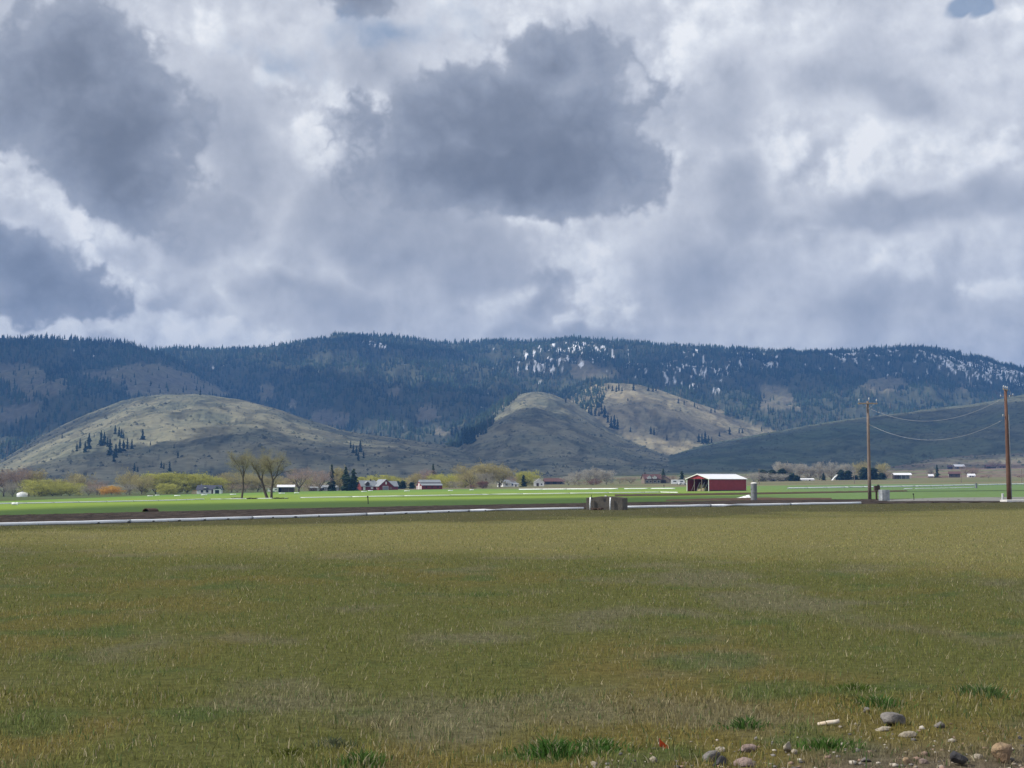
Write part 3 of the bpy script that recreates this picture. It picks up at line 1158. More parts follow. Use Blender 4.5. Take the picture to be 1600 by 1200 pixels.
def tuft(x, row, rad, h, n, col, label, seed):
    r_ = np.random.default_rng(seed)
    X0, Y0, Z0 = spot(x, row)
    root = empty('grass_tuft', (X0, Y0, Z0))
    V, Fc, Cc = [], [], []
    for i in range(n):
        a, q = r_.uniform(0, 6.283), rad * abs(r_.normal(0, .55))
        bx, by = q * math.cos(a), q * math.sin(a)
        bz = gz(X0 + bx, Y0 + by) - Z0 - .01
        hh = h * r_.uniform(.2, 1.0) * (1 - .6 * q / rad)
        la, le = a + r_.normal(0, .8), hh * r_.uniform(.2, .9)
        w = r_.uniform(.003, .006)
        pa = r_.uniform(0, 6.283)
        dx, dy = w * math.cos(pa), w * math.sin(pa)
        lx, ly = le * math.cos(la), le * math.sin(la)
        k = len(V)
        V += [(bx - dx, by - dy, bz), (bx + dx, by + dy, bz), (bx + dx + lx * .3, by + dy + ly * .3, bz + hh * .65),
              (bx - dx + lx * .3, by - dy + ly * .3, bz + hh * .65), (bx + lx, by + ly, bz + hh)]
        Fc += [(k, k + 1, k + 2), (k, k + 2, k + 3), (k + 3, k + 2, k + 4)]
        t = r_.uniform(.7, 1.35)
        cl = np.array(col) * t * 1.15 if r_.uniform() > .16 else np.array([.36, .34, .20])
        Cc += [cl] * 5
    tag(link_mesh('blades', np_mesh('blades', np.array(V), np.array(Fc), M['attr_grass'], np.array(Cc)), root), kind='stuff')
    tag(root, label, 'grass')


GT = (.072, .128, .030)
tuft(568, 1196, .26, .13, 420, GT, 'bright green grass tuft at the bottom edge left of centre', 1)
tuft(525, 1160, .20, .09, 260, (.085, .10, .06), 'grey green grass tuft above the bright green one', 2)
tuft(858, 1180, .30, .15, 480, (.06, .13, .028), 'tall green grass clump left of the orange flag', 3)
tuft(930, 1168, .36, .10, 520, (.055, .115, .025), 'wide low green clump just left of the orange flag', 4)
tuft(1330, 1078, .28, .08, 300, (.075, .12, .022), 'mossy green clump above the grey boulder', 5)
tuft(1160, 1132, .22, .11, 300, (.06, .125, .03), 'small green clump right of and above the orange flag', 6)
tuft(1285, 1170, .34, .09, 420, (.065, .13, .028), 'low green clump below the pale stick', 7)
tuft(1530, 1085, .36, .12, 420, (.075, .125, .04), 'green clump near the right edge above the stones', 8)
tuft(460, 1175, .22, .08, 240, (.10, .115, .025), 'yellow green tuft in the lower left pasture', 9)
tuft(1365, 1100, .30, .12, 360, (.06, .12, .03), 'green clump behind the grey boulder', 10)

# ------------------------------------------------------------------ stones and litter in the near corner
import bmesh


def rock_mesh(seed, sx, sy, sz, mat, ang=0.93):
    bm = bmesh.new()
    bmesh.ops.create_icosphere(bm, subdivisions=3, radius=1.0)
    r_ = np.random.default_rng(seed)
    planes = [(Vector(r_.normal(size=3)).normalized(), r_.uniform(.42, .82)) for _ in range(11)]
    for v in bm.verts:
        p = v.co.copy()
        for (nv, dd) in planes:                       # chopped faces give a broken stone
            e = p.dot(nv) - dd
            if e > 0:
                p -= nv * e * ang
        q = float(fbm(np.array([p.x * 2.2 + seed]), np.array([p.y * 2.2 + p.z * 1.7]), 4, seed)[0])
        p *= 1 + .20 * q
        v.co = Vector((p.x * sx, p.y * sy, p.z * sz))
    for f in bm.faces:
        f.smooth = True
    me = bpy.data.meshes.new('stone')
    bm.to_mesh(me)
    bm.free()
    me.materials.append(mat)
    return me


def stone_mat(name, c, c2, s=9.0):
    return material(name, c, 0.92, 0.5, s, bump=0.7, bscale=25, color2=c2, spec=0.15)


S = {
    'grey': stone_mat('stone_grey', (.22, .205, .19), (.12, .11, .105)),
    'dark': stone_mat('stone_dark', (.045, .045, .05), (.085, .08, .08)),
    'tan': stone_mat('stone_tan', (.33, .24, .145), (.23, .155, .10), 6.0),
    'pale': stone_mat('stone_pale', (.36, .32, .25), (.22, .19, .15)),
    'pink': stone_mat('stone_pink', (.27, .20, .175), (.18, .14, .125)),
}


def stone(x, row, wpx, hpx, kind, label, seed, rz=0.0, sink=.62, deep=.8):
    X, Y, Z = spot(x, row)
    s = F / Y
    w, h = .88 * wpx / s / 2, .88 * hpx / s / 2
    me = rock_mesh(seed, w, w * deep, h / (1 - sink * .5), S[kind])
    o = link_mesh('stone', me, loc=(X, Y + w * deep * .4, Z + h * (1 - sink)))
    o.rotation_euler = (rnd.uniform(-.15, .15), rnd.uniform(-.12, .12), rz)
    tag(o, label, 'stone', 'stones in the near right corner')


stone(1391, 1133, 52, 30, 'grey', 'large rounded grey boulder, the biggest stone in the grass', 3, .3, .3)
stone(1349, 1113, 17, 11, 'grey', 'small angular grey stone left of the grey boulder', 5)
stone(1376, 1140, 34, 10, 'pale', 'flat pale stone right below the grey boulder', 6)
stone(1412, 1150, 34, 12, 'pale', 'mossy pale stone below and right of the boulder', 37)
stone(1459, 1137, 24, 12, 'grey', 'flat dark topped stone right of the grey boulder', 7)
stone(1560, 1192, 50, 38, 'tan', 'tan triangular rock in the bottom right corner', 12, .2, .15)
stone(1490, 1198, 40, 30, 'dark', 'black rock left of the tan rock', 14, .7, .15)
stone(1519, 1185, 26, 9, 'pale', 'whitish flat stone between black and tan rocks', 15)
stone(1436, 1196, 26, 12, 'pink', 'low pinkish stone left of the black rock', 16)
stone(1410, 1199, 22, 13, 'tan', 'small reddish tan stone at the bottom edge', 17)
stone(1123, 1173, 22, 12, 'pale', 'small cream stone right of the orange flag', 18)
stone(1162, 1175, 40, 16, 'pink', 'long low brown stone right of the cream stone', 19, .1, .3, .6)
stone(1108, 1190, 44, 20, 'grey', 'flat light grey slab below the cream stone', 20, .5)
stone(1122, 1199, 30, 20, 'dark', 'dark bluish rock under the light grey slab', 21)
stone(1160, 1200, 40, 18, 'pink', 'pinkish lump of rock at the bottom edge', 22)
stone(1226, 1180, 18, 22, 'pale', 'upright pale stone among green blades', 23, .4, .15)
stone(1236, 1181, 12, 16, 'pale', 'smaller pale stone leaning on the upright one', 24)
stone(1019, 1192, 17, 12, 'pale', 'small pale stone left of the orange flag', 25)
stone(928, 1198, 18, 9, 'pale', 'pale pebble at the bottom edge left of the flag', 26)
stone(1177, 1152, 10, 6, 'grey', 'tiny grey pebble above the long brown stone', 27)
stone(1330, 1131, 8, 9, 'pale', 'tiny white pebble between stick and boulder', 28)
stone(1307, 1134, 9, 6, 'pale', 'tiny cream pebble right of the pale stick', 29)
stone(1585, 1155, 9, 7, 'dark', 'tiny dark pebble above the tan rock', 30)
stone(1345, 1196, 26, 9, 'grey', 'flat grey stone at the bottom edge below the boulder', 31)


def gravel():
    n = 260
    r_ = np.random.default_rng(77)
    V, Fc, Cc = [], [], []
    ico = bmesh.new()
    bmesh.ops.create_icosphere(ico, subdivisions=1, radius=1.0)
    iv = np.array([v.co[:] for v in ico.verts])
    it = np.array([[v.index for v in f.verts] for f in ico.faces])
    ico.free()
    k = 0
    while k < n:
        px, py = r_.uniform(860, 1620), r_.uniform(1120, 1208)
        if (py - 1160) + (px - 1200) * .06 + r_.normal(0, 16) < 0:
            continue
        X, Y, Z = on_ground(px, F * EYE / (py - 751))
        s = r_.gamma(2.0, .0042) + .003
        v = iv * (1 + r_.normal(0, .16, (len(iv), 1))) * s * np.array([r_.uniform(.8, 1.4), r_.uniform(.8, 1.4), r_.uniform(.45, .8)])
        V.append(v + np.array([X, Y, Z + s * .25]))
        Fc.append(it + k * len(iv))
        b = [(.30, .26, .21), (.20, .185, .17), (.42, .38, .32), (.10, .095, .09), (.26, .18, .14)][r_.integers(5)]
        Cc.append(np.tile(np.array(b) * r_.uniform(.8, 1.2), (len(iv), 1)))
        k += 1
    o = link_mesh('gravel', np_mesh('gravel', np.concatenate(V), np.concatenate(Fc), M['attr_leaf'], np.concatenate(Cc)))
    tag(o, 'scattered pebbles on the bare earth of the near corner', 'gravel', kind='stuff')


gravel()

# pale stick
X, Y, Z = spot(1289, 1131)
st = MB()
st.tube([(-.072, 0.02, .008), (-.036, .005, .014), (0, 0, .020), (.042, -.006, .026), (.074, -.01, .036)], [.011, .015, .017, .016, .013], 10)
M['stick'] = material('stick', (.55, .44, .32), 0.8, 0.5, 12.0, color2=(.62, .58, .50))
tag(st.build('broken_stick', M['stick'], loc=(X, Y, Z), smooth=True), 'short pale broken stick lying left of the grey boulder', 'stick')

# orange flag
X, Y, Z = spot(1033, 1167)
fr = empty('marker_flag', (X, Y, Z), R(25))
fr.scale = (.52, .52, .52)
fl = MB()
pts = []
for i in range(5):
    u = i / 4
    pts.append([(-.052 + .125 * u, .015 * math.sin(u * 5), .085 - .055 * u + v * (.05 - .032 * u) - .03 * abs(v) * u) for v in (-1, 0, 1)])
vs = [p for c_ in pts for p in c_]
fs = [(i * 3 + j, i * 3 + j + 1, (i + 1) * 3 + j + 1, (i + 1) * 3 + j) for i in range(4) for j in range(2)]
vs2 = [(a, b + .0015, c) for (a, b, c) in vs]
fl.add(vs, fs)
fl.add(vs2, [f[::-1] for f in fs])
fl.build('flag', M['orange'], fr, smooth=True)
MB().tube([(-.052, 0, -.03), (-.053, .003, .06), (-.055, .005, .135)], .002, 5).build('stake', M['wire'], fr)
tag(fr, 'small torn orange marker flag in the grass', 'flag')

# ------------------------------------------------------------------ irrigation works
def pipe_line(rows, rad, label, name='irrigation_pipe', step=9.1, mat='white_pipe', sections=True, gates=False, group=None):
    """a pipe of jointed lengths along ground points given by rows of the photograph"""
    p = np.array(rows, float)
    pts = [np.array(spot(x, r)) for x, r in p]
    seg = [0.0]
    for a, b in zip(pts[:-1], pts[1:]):
        seg.append(seg[-1] + float(np.linalg.norm(b - a)))
    tot = seg[-1]
    n = max(1, int(round(tot / step)))
    P = np.array(pts)
    f = lambda s: np.array([np.interp(s, seg, P[:, i]) for i in range(3)])
    o0 = f(tot / 2)
    root = empty(name, o0)
    for k in range(n):
        s0, s1 = tot * k / n, tot * (k + 1) / n
        m = MB()
        q = []
        for j in range(7):
            w = f(s0 + (s1 - s0) * j / 6)
            w[2] = gz(w[0], w[1]) + rad * 1.0 + rnd.uniform(-.008, .008)
            if j not in (0, 6):
                w[0] += rnd.uniform(-.02, .02)
            q.append(Vector(w - o0))
        m.tube(q, rad, 12)
        sec = m.build('section', M[mat], root, smooth=True)
        d = (q[1] - q[0]).normalized()
        cm = MB().tube([q[0] - d * .07, q[0] + d * .07], rad * 1.12, 12)
        cm.build('collar', M['galvanised'], sec)
        if gates and k < 5:
            for g in range(6):
                c = q[1 + (g % 5)] + d * (g * .35)
                nrm = Vector((d.y, -d.x, 0))
                MB().box(c + nrm * rad * .95 + Vector((0, 0, -rad * .2)), (.10, .05, .05), math.atan2(d.y, d.x)).build('gate', M['dark_metal'], sec)
    tag(root, label, 'pipe', group)
    return root


pipe_line([(-60, 824.3), (0, 822.5), (120, 819.6), (250, 816), (380, 812), (520, 807.5), (650, 803), (770, 798.8), (850, 797.2), (911, 796)], .072,
          'long white gated irrigation pipe across the left of the pasture edge', gates=True)
pipe_line([(974, 794.8), (1060, 793), (1160, 791), (1250, 789.4), (1343, 787.6)], .085,
          'white irrigation pipe running right from the concrete box')
pipe_line([(-30, 789), (0, 788), (130, 785.5), (270, 782.5), (320, 780.6)], .13, 'thin white pipe in the green field, leftmost run', 'irrigation_pipe', 12)
pipe_line([(330, 780.8), (355, 780.3), (450, 779)], .11, 'thin white pipe passing in front of the bare cottonwoods', 'irrigation_pipe', 12)
pipe_line([(470, 778.5), (540, 777.3), (620, 776), (700, 774.6), (770, 773.2), (900, 771.5), (1010, 770), (1030, 769.7), (1058, 770.3)], .14,
          'long thin white pipe through the middle of the green field', 'irrigation_pipe', 14)
pipe_line([(811, 765.6), (900, 765), (965, 764.6)], .26, 'white pipe near the far edge of the green field', 'irrigation_pipe', 14)
pipe_line([(975, 764.5), (1010, 764.2), (1054, 764.0)], .22, 'short pale pipe run left of the big red barn', 'irrigation_pipe', 14)
pipe_line([(1230, 764), (1330, 762.2), (1430, 760.6), (1521, 758.6)], .28, 'thick white pipe behind the utility pole, up to the grey stand', 'irrigation_pipe', 14)
pipe_line([(1527, 758.4), (1570, 757.4), (1660, 755.5)], .27, 'thick white pipe running out of the frame at right', 'irrigation_pipe', 14)
pipe_line([(1411, 764.6), (1424, 764.4)], .16, 'short white pipe length below the thick white pipe', 'irrigation_pipe', 8)
pipe_line([(1428, 763.9), (1470, 763.2), (1520, 762)], .12, 'thin pale pipe just below the thick white pipe', 'irrigation_pipe', 14)

# short white lengths lying about on the crop
for (x, r_, w, lab) in [
    (25, 789.5, 8, 'short white pipe piece far left on the green field'),
    (236, 775.6, 8, 'short white pipe piece left of the navy roofed house'),
    (247, 774.6, 6, 'small white pipe piece nearest the far trees left of the house'),
    (278, 775.3, 9, 'white pipe piece below and left of the navy roofed house'),
    (320, 774.0, 9, 'white pipe piece in front of the navy roofed house'),
    (365, 773.2, 9, 'white pipe piece just left of the lone cottonwood'),
    (441, 771.4, 9, 'white pipe piece in front of the white roofed shed'),
    (464, 770.8, 7, 'white pipe piece right of the white roofed shed'),
    (569, 768.6, 8, 'white pipe piece in front of the left end of the red farmhouse'),
    (579, 767.2, 7, 'smaller white pipe piece beside the one before the red farmhouse'),
    (636, 767.8, 8, 'white pipe piece between the two red farm buildings'),
    (704, 767.2, 7, 'white pipe piece right of the red monitor barn'),
    (737, 766.1, 6, 'white pipe piece left of the dark red bush')]:
    X, Y, Z = spot(x, r_)
    L = w / (F / Y)
    t = empty('pipe_piece', (X, Y, Z), rnd.uniform(-.15, .15))
    MB().tube([(-L / 2, 0, .2), (0, 0, .22), (L / 2, 0, .2)], .20, 10).build('barrel', M['white_pipe'], t, smooth=True)
    MB().tube([(L / 2 - .1, 0, .2), (L / 2 + .12, 0, .2)], .24, 10).build('collar', M['white_pipe'], t)
    tag(t, lab, 'pipe', 'white pipe pieces on the crop')

# concrete turnout box between the two pipe lines
X, Y, Z = spot(944, 797)
s = F / Y
bx = empty('turnout_box', (X, Y, Z), R(-14))
W, D, H = 58 / s, 1.7, 20 / s
t_ = .16
m = MB()
prof = [(-W / 2, -.2), (W / 2, -.2), (W / 2, H * .93), (W * .30, H * 1.0), (W * .08, H * 1.06), (-W * .10, H * 1.07), (-W * .30, H * .99), (-W / 2, H * .95)]
m.prism(prof, 0, t_)
m.build('front_wall', M['concrete'], bx, bevel=.015)
MB().prism([(a * .995, b * .995) for a, b in prof], D - t_, D).build('back_wall', M['concrete'], bx, bevel=.015)
for sx in (-1, 1):
    MB().box((sx * (W / 2 - t_ / 2 - .004), D / 2, H * .40), (t_, D - 2 * t_ - .004, H * 1.05)).build('side_wall', M['concrete'], bx, bevel=.01)
MB().box((W * .0 - .02, -.012, H * .80), (.08, .03, .14)).build('opening', M['dark_metal'], bx)
MB().box((W * .03, .07, H * 1.09), (.10, .10, .08)).build('lifting_lug', M['white_paint'], bx, bevel=.01)
for px, zz in ((-W * .38, 1.0), (W * .165, .98)):
    MB().tube([(px, -.14, -.05), (px, -.13, H * zz * .5), (px + .015, -.12, H * zz)], .042, 12).build('vent_pipe', M['white_pipe'], bx, smooth=True)
MB().tube([(-W * .36, -.02, H * .95), (-W * .355, -.02, H * 1.18)], .02, 8).build('iron_rod', M['dark_metal'], bx)
mm = MB()
for i in range(6):
    mm.box((-W * .30 + i * .11, -.24 - rnd.random() * .05, .03 + rnd.random() * .07), (.2, .12, .07), rnd.uniform(-1, 1), rnd.uniform(-.4, .4), rnd.uniform(-.4, .4))
tag(mm.build('rusty_scrap', M['rust'], bx), kind='stuff')
tag(bx, 'weathered concrete irrigation box with two white upright pipes', 'irrigation box')

# tall concrete standpipe
X, Y, Z = spot(1177, 782)
s = F / Y
rr, hh = 9.8 / s / 2, 28.0 / s
sp_ = empty('standpipe', (X, Y, Z))
MB().lathe([(rr * 1.02, -.1), (rr, .0), (rr * .98, hh * .46)], 24).build('lower_ring', M['concrete_grey'], sp_, smooth=False)
MB().lathe([(rr * 1.03, hh * .465), (rr * 1.0, hh * .5), (rr * .98, hh * .93)], 24).build('upper_ring', M['concrete_grey'], sp_)
MB().lathe([(rr * 1.0, hh * .935), (rr * .98, hh * .96), (rr * .7, hh * .995), (rr * .2, hh * 1.01)], 24).build('cap', M['concrete_light'], sp_)
MB().box((-rr * .92, -rr * .45, hh * .62), (.05, .06, .10)).build('bracket', M['dark_metal'], sp_)
tag(sp_, 'tall grey concrete standpipe with pale cap right of the red barn', 'standpipe')

# heap of white sheeting
X, Y, Z = spot(1161, 778.5)
s = F / Y
m = MB()
nx, ny = 14, 8
vs = []
for i in range(nx):
    for j in range(ny):
        u, v = i / (nx - 1), j / (ny - 1)
        e = math.sin(math.pi * v) ** .6 * (.12 + .88 * u ** 1.1) * (1 if u < .93 else .35)
        z = e * 6.2 / s * (1 + .16 * math.sin(i * 2.1 + j * 1.7)) - .02
        vs.append(((u - .5) * 21 / s + .03 * math.sin(j * 3), (v - .5) * .9 + .05 * math.sin(i * 1.3), z))
m.add(vs, [(i * ny + j, (i + 1) * ny + j, (i + 1) * ny + j + 1, i * ny + j + 1) for i in range(nx - 1) for j in range(ny - 1)])
o = m.build('plastic_sheeting', M['tarp'], loc=(X, Y, Z), smooth=True)
tag(o, 'heap of white plastic sheeting left of the concrete standpipe', 'sheeting')

# corrugated metal culvert standing on end, and the meter box beside it
X, Y, Z = spot(1380, 783)
s = F / Y
rr, hh = 17.5 / s / 2, 17.6 / s
cu = empty('culvert_standpipe', (X, Y, Z))
prof = []
for i in range(41):
    prof.append((rr * (.965 + .03 * math.sin(i * math.pi / 2)), -.05 + (hh + .05) * i / 40))
prof += [(rr * .90, hh), (rr * .90, hh * .55)]
MB().lathe(prof, 28).build('barrel', M['galvanised'], cu, smooth=True)
m = MB()
for a in (0, 1):
    m.tube([(rr * 1.0 * math.cos(-2.1 + a * .04), rr * math.sin(-2.1 + a * .04), .0), (rr * math.cos(-2.1 + a * .04), rr * math.sin(-2.1 + a * .04), hh)], .015, 6)
m.build('seam', M['galvanised'], cu)
tag(cu, 'short wide galvanised culvert pipe standing upright by the pole', 'culvert')
X, Y, Z = spot(1368, 781.5)
s = F / Y
mt = empty('meter_box', (X, Y, Z), R(12))
MB().box((0, 0, 7.0 / s), (.14, .14, 14.4 / s)).build('post', M['rust'], mt)
MB().box((0, -.10, 18.6 / s), (8.6 / s, .30, 7.6 / s)).build('cabinet', M['dark_brown'], mt, bevel=.015)
MB().box((0.02, -.262, 18.4 / s), (6.4 / s, .02, 5.4 / s)).build('door', M['dark_brown'], mt)
MB().box((.14, -.1, 23.2 / s), (.16, .16, .12)).build('conduit_head', M['dark_metal'], mt)
tag(mt, 'brown meter cabinet on a rusty post between pole and culvert', 'meter box')


# ------------------------------------------------------------------ utility poles and wires
def pole(base_x, base_row, top_x, top_row, mat, rad, label):
    X, Y, Z = spot(base_x, base_row)
    top = world_at(top_x, top_row, Y)
    r_ = empty('utility_pole', (X, Y, Z))
    v = Vector((top[0] - X, 0, top[2] - Z))
    MB().tube([v * -.03, v * .25, v * .6, v], [rad * 1.15, rad * 1.08, rad * .92, rad * .74], 14).build('shaft', M[mat], r_, smooth=True)
    tag(r_, label, 'utility pole', 'near utility poles')
    return r_, Vector((X, Y, Z)), v, F / Y


def insulator(root, p, h=.32, r=.06):
    i = MB().lathe([(r * .35, 0), (r * .4, h * .4), (r, h * .48), (r * .6, h * .6), (r * .95, h * .68), (r * .5, h * .85), (r * .3, h)], 10, p).build('insulator', M['ceramic'], root, smooth=True)
    return i


p1, b1, v1, s1 = pole(1357.5, 780.5, 1355.6, 627, 'pole_wood', .155, 'left wooden utility pole with crossarm beside the culvert')
ca = MB().box((v1.x - .02, -.13, v1.z - .22), (1.92, .11, .14), R(4)).build('crossarm', M['crossarm'], p1, bevel=.01)
for dx in (-.88, .84):
    insulator(p1, (v1.x + dx, -.13 + dx * .06, v1.z - .14), .36, .07)
insulator(p1, (v1.x + .13, 0, v1.z - .02), .40, .07)
for sx in (-1, 1):
    MB().tube([(v1.x + sx * .62, -.19, v1.z - .26), (v1.x * .97, -.15, v1.z - .78)], .016, 6).build('brace', M['galvanised'], p1)
for zz in (.45, 2.0, 3.1):
    MB().tube([(v1.x * .7 + .13, 0, v1.z - zz - 2.2), (v1.x * .7 + .22, -.03, v1.z - zz - 2.2)], .02, 6).build('step_bolt', M['galvanised'], p1)
p2, b2, v2, s2 = pole(1574.5, 782, 1571, 610, 'pole_wood_red', .165, 'right reddish utility pole with grey conduit')
MB().box((v2.x + .0, -.0, v2.z + .06), (1.9, .11, .13), R(62)).build('crossarm', M['crossarm'], p2, bevel=.01)
for k in (-.85, .0, .85):
    insulator(p2, (v2.x + k * math.cos(R(62)), k * math.sin(R(62)), v2.z + .12), .28, .07)
for dx, dz in ((-.46, -.62), (.32, -.66), (.62, -.52), (-.30, -2.35)):
    q = (v2.x + dx, -.1, v2.z + dz)
    insulator(p2, q, .24, .055)
    MB().tube([(v2.x * .97, 0, v2.z + dz + .12), (q[0], q[1], q[2] + .06)], .02, 6).build('bracket', M['galvanised'], p2)
MB().tube([(v2.x + .30, -.1, v2.z + .1), (v2.x + .42, -.1, v2.z - .2), (v2.x + .46, -.1, v2.z - .55)], .014, 5).build('jumper', M['wire'], p2)
MB().tube([(.20, -.06, -.05), (v2.x * .4 + .19, -.06, v2.z * .4), (v2.x * .78 + .17, -.06, v2.z * .78)], .055, 8).build('conduit', M['galvanised'], p2, smooth=True)


def wire(pa, pb, sag, rad, label):
    pts = []
    for i in range(33):
        t = i / 32
        p = pa.lerp(pb, t)
        p.z -= sag * 4 * t * (1 - t)
        pts.append(p - pa)
    o = MB().tube(pts, rad, 6).build('overhead_wire', M['wire'], loc=pa, smooth=True)
    tag(o, label, 'wire', 'wires between the poles')


ya, yb = b1.y, b2.y
A1, B1 = Vector(world_at(1359, 638.5, ya)), Vector(world_at(1562, 625, yb))
A2, B2 = Vector(world_at(1358.6, 663.5, ya)), Vector(world_at(1566, 656.5, yb))
wire(A1, B1, 1.52, .011, 'upper overhead wire sagging between the two poles')
wire(A2, B2, 1.62, .012, 'lower overhead wire sagging between the two poles')
for q in (A1, A2):
    insulator(p1, Vector(q) - b1 + Vector((-.02, -.02, -.1)), .2, .05)

# small posts and the slab by the right pole
X, Y, Z = spot(1564.5, 783.5)
s = F / Y
mk = empty('marker_post', (X, Y, Z))
MB().box((0, 0, 6.0 / s), (.14, .09, 12.6 / s)).build('post', M['white_paint'], mk, bevel=.015)
MB().box((.085, 0, 6.0 / s), (.028, .08, 12.0 / s)).build('side_strip', M['dark_metal'], mk)
tag(mk, 'short white marker post left of the right utility pole', 'post')
X, Y, Z = spot(1600, 784.6)
m = MB().box((0, 0, .07), (3.7, 1.6, .22), R(2))
tag(m.build('concrete_slab', M['concrete_light'], loc=(X + .15, Y + .3, Z), bevel=.02), 'white concrete slab at the foot of the right utility pole', 'slab')
for (x, r_, hpx, w, name, lab) in [
        (1426.5, 782, 11, .07, 'metal_post', 'thin black leaning post right of the culvert'),
        (576, 788, 13, .10, 'metal_post', 'dark post standing in the green field below the red farmhouse'),
        (1523.5, 763, 7.5, .9, 'concrete_stand', 'grey concrete stand where the thick white pipe is joined'),
        (1037, 762.5, 5, .3, 'metal_post', 'small dark post in front of the brown roofed house')]:
    X, Y, Z = spot(x, r_)
    s = F / Y
    h = hpx / s
    t = empty(name, (X, Y, Z))
    if w > .5:
        MB().lathe([(w / 2 * 1.05, -.1), (w / 2, .05), (w / 2 * .97, h)], 14).build('barrel', M['concrete_grey'], t)
        MB().lathe([(w / 2 * 1.06, h + .005), (w / 2 * 1.06, h + .12)], 14).build('rim', M['concrete_grey'], t)
    else:
        MB().tube([(0, 0, -.1), (-.02, 0, h * .5), (-.06, 0, h)], [w / 2, w / 2, w / 2 * .9], 8).build('stake', M['black_post'], t)
        MB().box((-.06, 0, h * .9), (w * 1.6, w * 1.3, h * .15)).build('head', M['black_post'], t)
    tag(t, lab, 'stand' if w > .5 else 'post')

# rusty half-pipe on the edge of the tilled soil
X, Y, Z = spot(237, 800)
s = F / Y
r0 = 8.2 / s
m = MB()
pa = [(r0 * math.cos(a), r0 * .72 * math.sin(a)) for a in np.linspace(0, math.pi, 13)]
pi_ = [(x * .86, z * .86) for x, z in pa[::-1]]
m.prism(pa + pi_, -.45, .45)
h_ = empty('half_pipe', (X, Y, Z), R(-35))
m.build('arch', M['rust'], h_)
MB().box((-r0 * .93, 0, -.02), (.10, .96, .09)).build('flange', M['rust'], h_)
tag(h_, 'small rusty arched half pipe on the soil edge at left', 'half pipe')


# ------------------------------------------------------------------ buildings
def gabled(root, w, d, eave, ridge, wall, roof, over=.4, cx=0, cy=0, z0=0, thick=.16, axis='x', name='wall', base=-.6):
    """ridge along local x (or y); walls with gables and two roof slabs"""
    k = MB()
    if axis == 'x':
        k.prism([(-d / 2 + cy, z0 + base), (d / 2 + cy, z0 + base), (d / 2 + cy, z0 + eave), (cy, z0 + ridge - thick), (-d / 2 + cy, z0 + eave)], cx - w / 2, cx + w / 2, 'x')
    else:
        k.prism([(-w / 2 + cx, z0 + base), (w / 2 + cx, z0 + base), (w / 2 + cx, z0 + eave), (cx, z0 + ridge - thick), (-w / 2 + cx, z0 + eave)], cy - d / 2, cy + d / 2, 'y')
    wl = k.build(name, wall, root)
    span = d if axis == 'x' else w
    c0 = cy if axis == 'x' else cx
    rise = ridge - eave
    e = over * rise / (span / 2)
    rf = None
    for sg in (-1, 1):
        a = (c0 + .0, z0 + ridge)
        b = (c0 + sg * (span / 2 + over), z0 + eave - e + thick * .6)
        poly = [a, b, (b[0], b[1] - thick * .9), (a[0], a[1] - thick * .9)]
        kk = MB()
        if axis == 'x':
            kk.prism(poly, cx - w / 2 - over, cx + w / 2 + over, 'x')
        else:
            kk.prism(poly, cy - d / 2 - over, cy + d / 2 + over, 'y')
        rf = kk.build('roof', roof, root)
    return wl, rf


def opening(root, face, w, d, u, z, ww, hh, mat, name, cx=0, cy=0, frame=None):
    """door or window set proud on a wall; face is one of -y +y -x +x"""
    t = .06
    if face in ('-y', '+y'):
        sg = -1 if face == '-y' else 1
        c, sz = (cx + u, cy + sg * (d / 2 + t / 2 + .005), z + hh / 2), (ww, t, hh)
        fc, fs = (c[0], cy + sg * (d / 2 + .012), c[2]), (ww + .3, .03, hh + .3)
    else:
        sg = -1 if face == '-x' else 1
        c, sz = (cx + sg * (w / 2 + t / 2 + .005), cy + u, z + hh / 2), (t, ww, hh)
        fc, fs = (cx + sg * (w / 2 + .012), c[1], c[2]), (.03, ww + .3, hh + .3)
    o = MB().box(c, sz).build(name, mat, root)
    if frame:
        MB().box(fc, fs).build('frame', frame, o)
    return o


def house(x, Y, rz, name, label, cat='house'):
    r_ = empty(name, on_ground(x, Y), R(rz))
    tag(r_, label, cat)
    return r_


# --- the big red pole barn (nearest building)
Yb = depth_of(1110, 767.6)
sb = F / Yb
bar = house(1119, Yb + 6, 38, 'pole_barn', 'big red pole barn with white roof and one open gable end', 'barn')
BW, BD, BE, BR = 17.6, 10.4, 19.5 / sb, 27 / sb          # length along x, width along y
wt = .12
MB().box((0, -BD / 2, BE / 2 - .2), (BW, wt, BE + .4)).build('side_wall', M['red_metal'], bar)
MB().box((0, BD / 2, BE / 2 - .2), (BW, wt, BE + .4)).build('side_wall', M['red_metal'], bar)
gp = [(-BD / 2 + .07, -.4), (BD / 2 - .07, -.4), (BD / 2 - .07, BE), (0, BR - .2), (-BD / 2 + .07, BE)]
MB().prism(gp, BW / 2 - wt, BW / 2, 'x').build('end_wall', M['red_metal'], bar)
gq = [(-BD / 2 + .07, BE - .02), (BD / 2 - .07, BE - .02), (0, BR - .2)]
MB().prism(gq, -BW / 2, -BW / 2 + wt, 'x').build('gable_panel', M['red_metal'], bar)
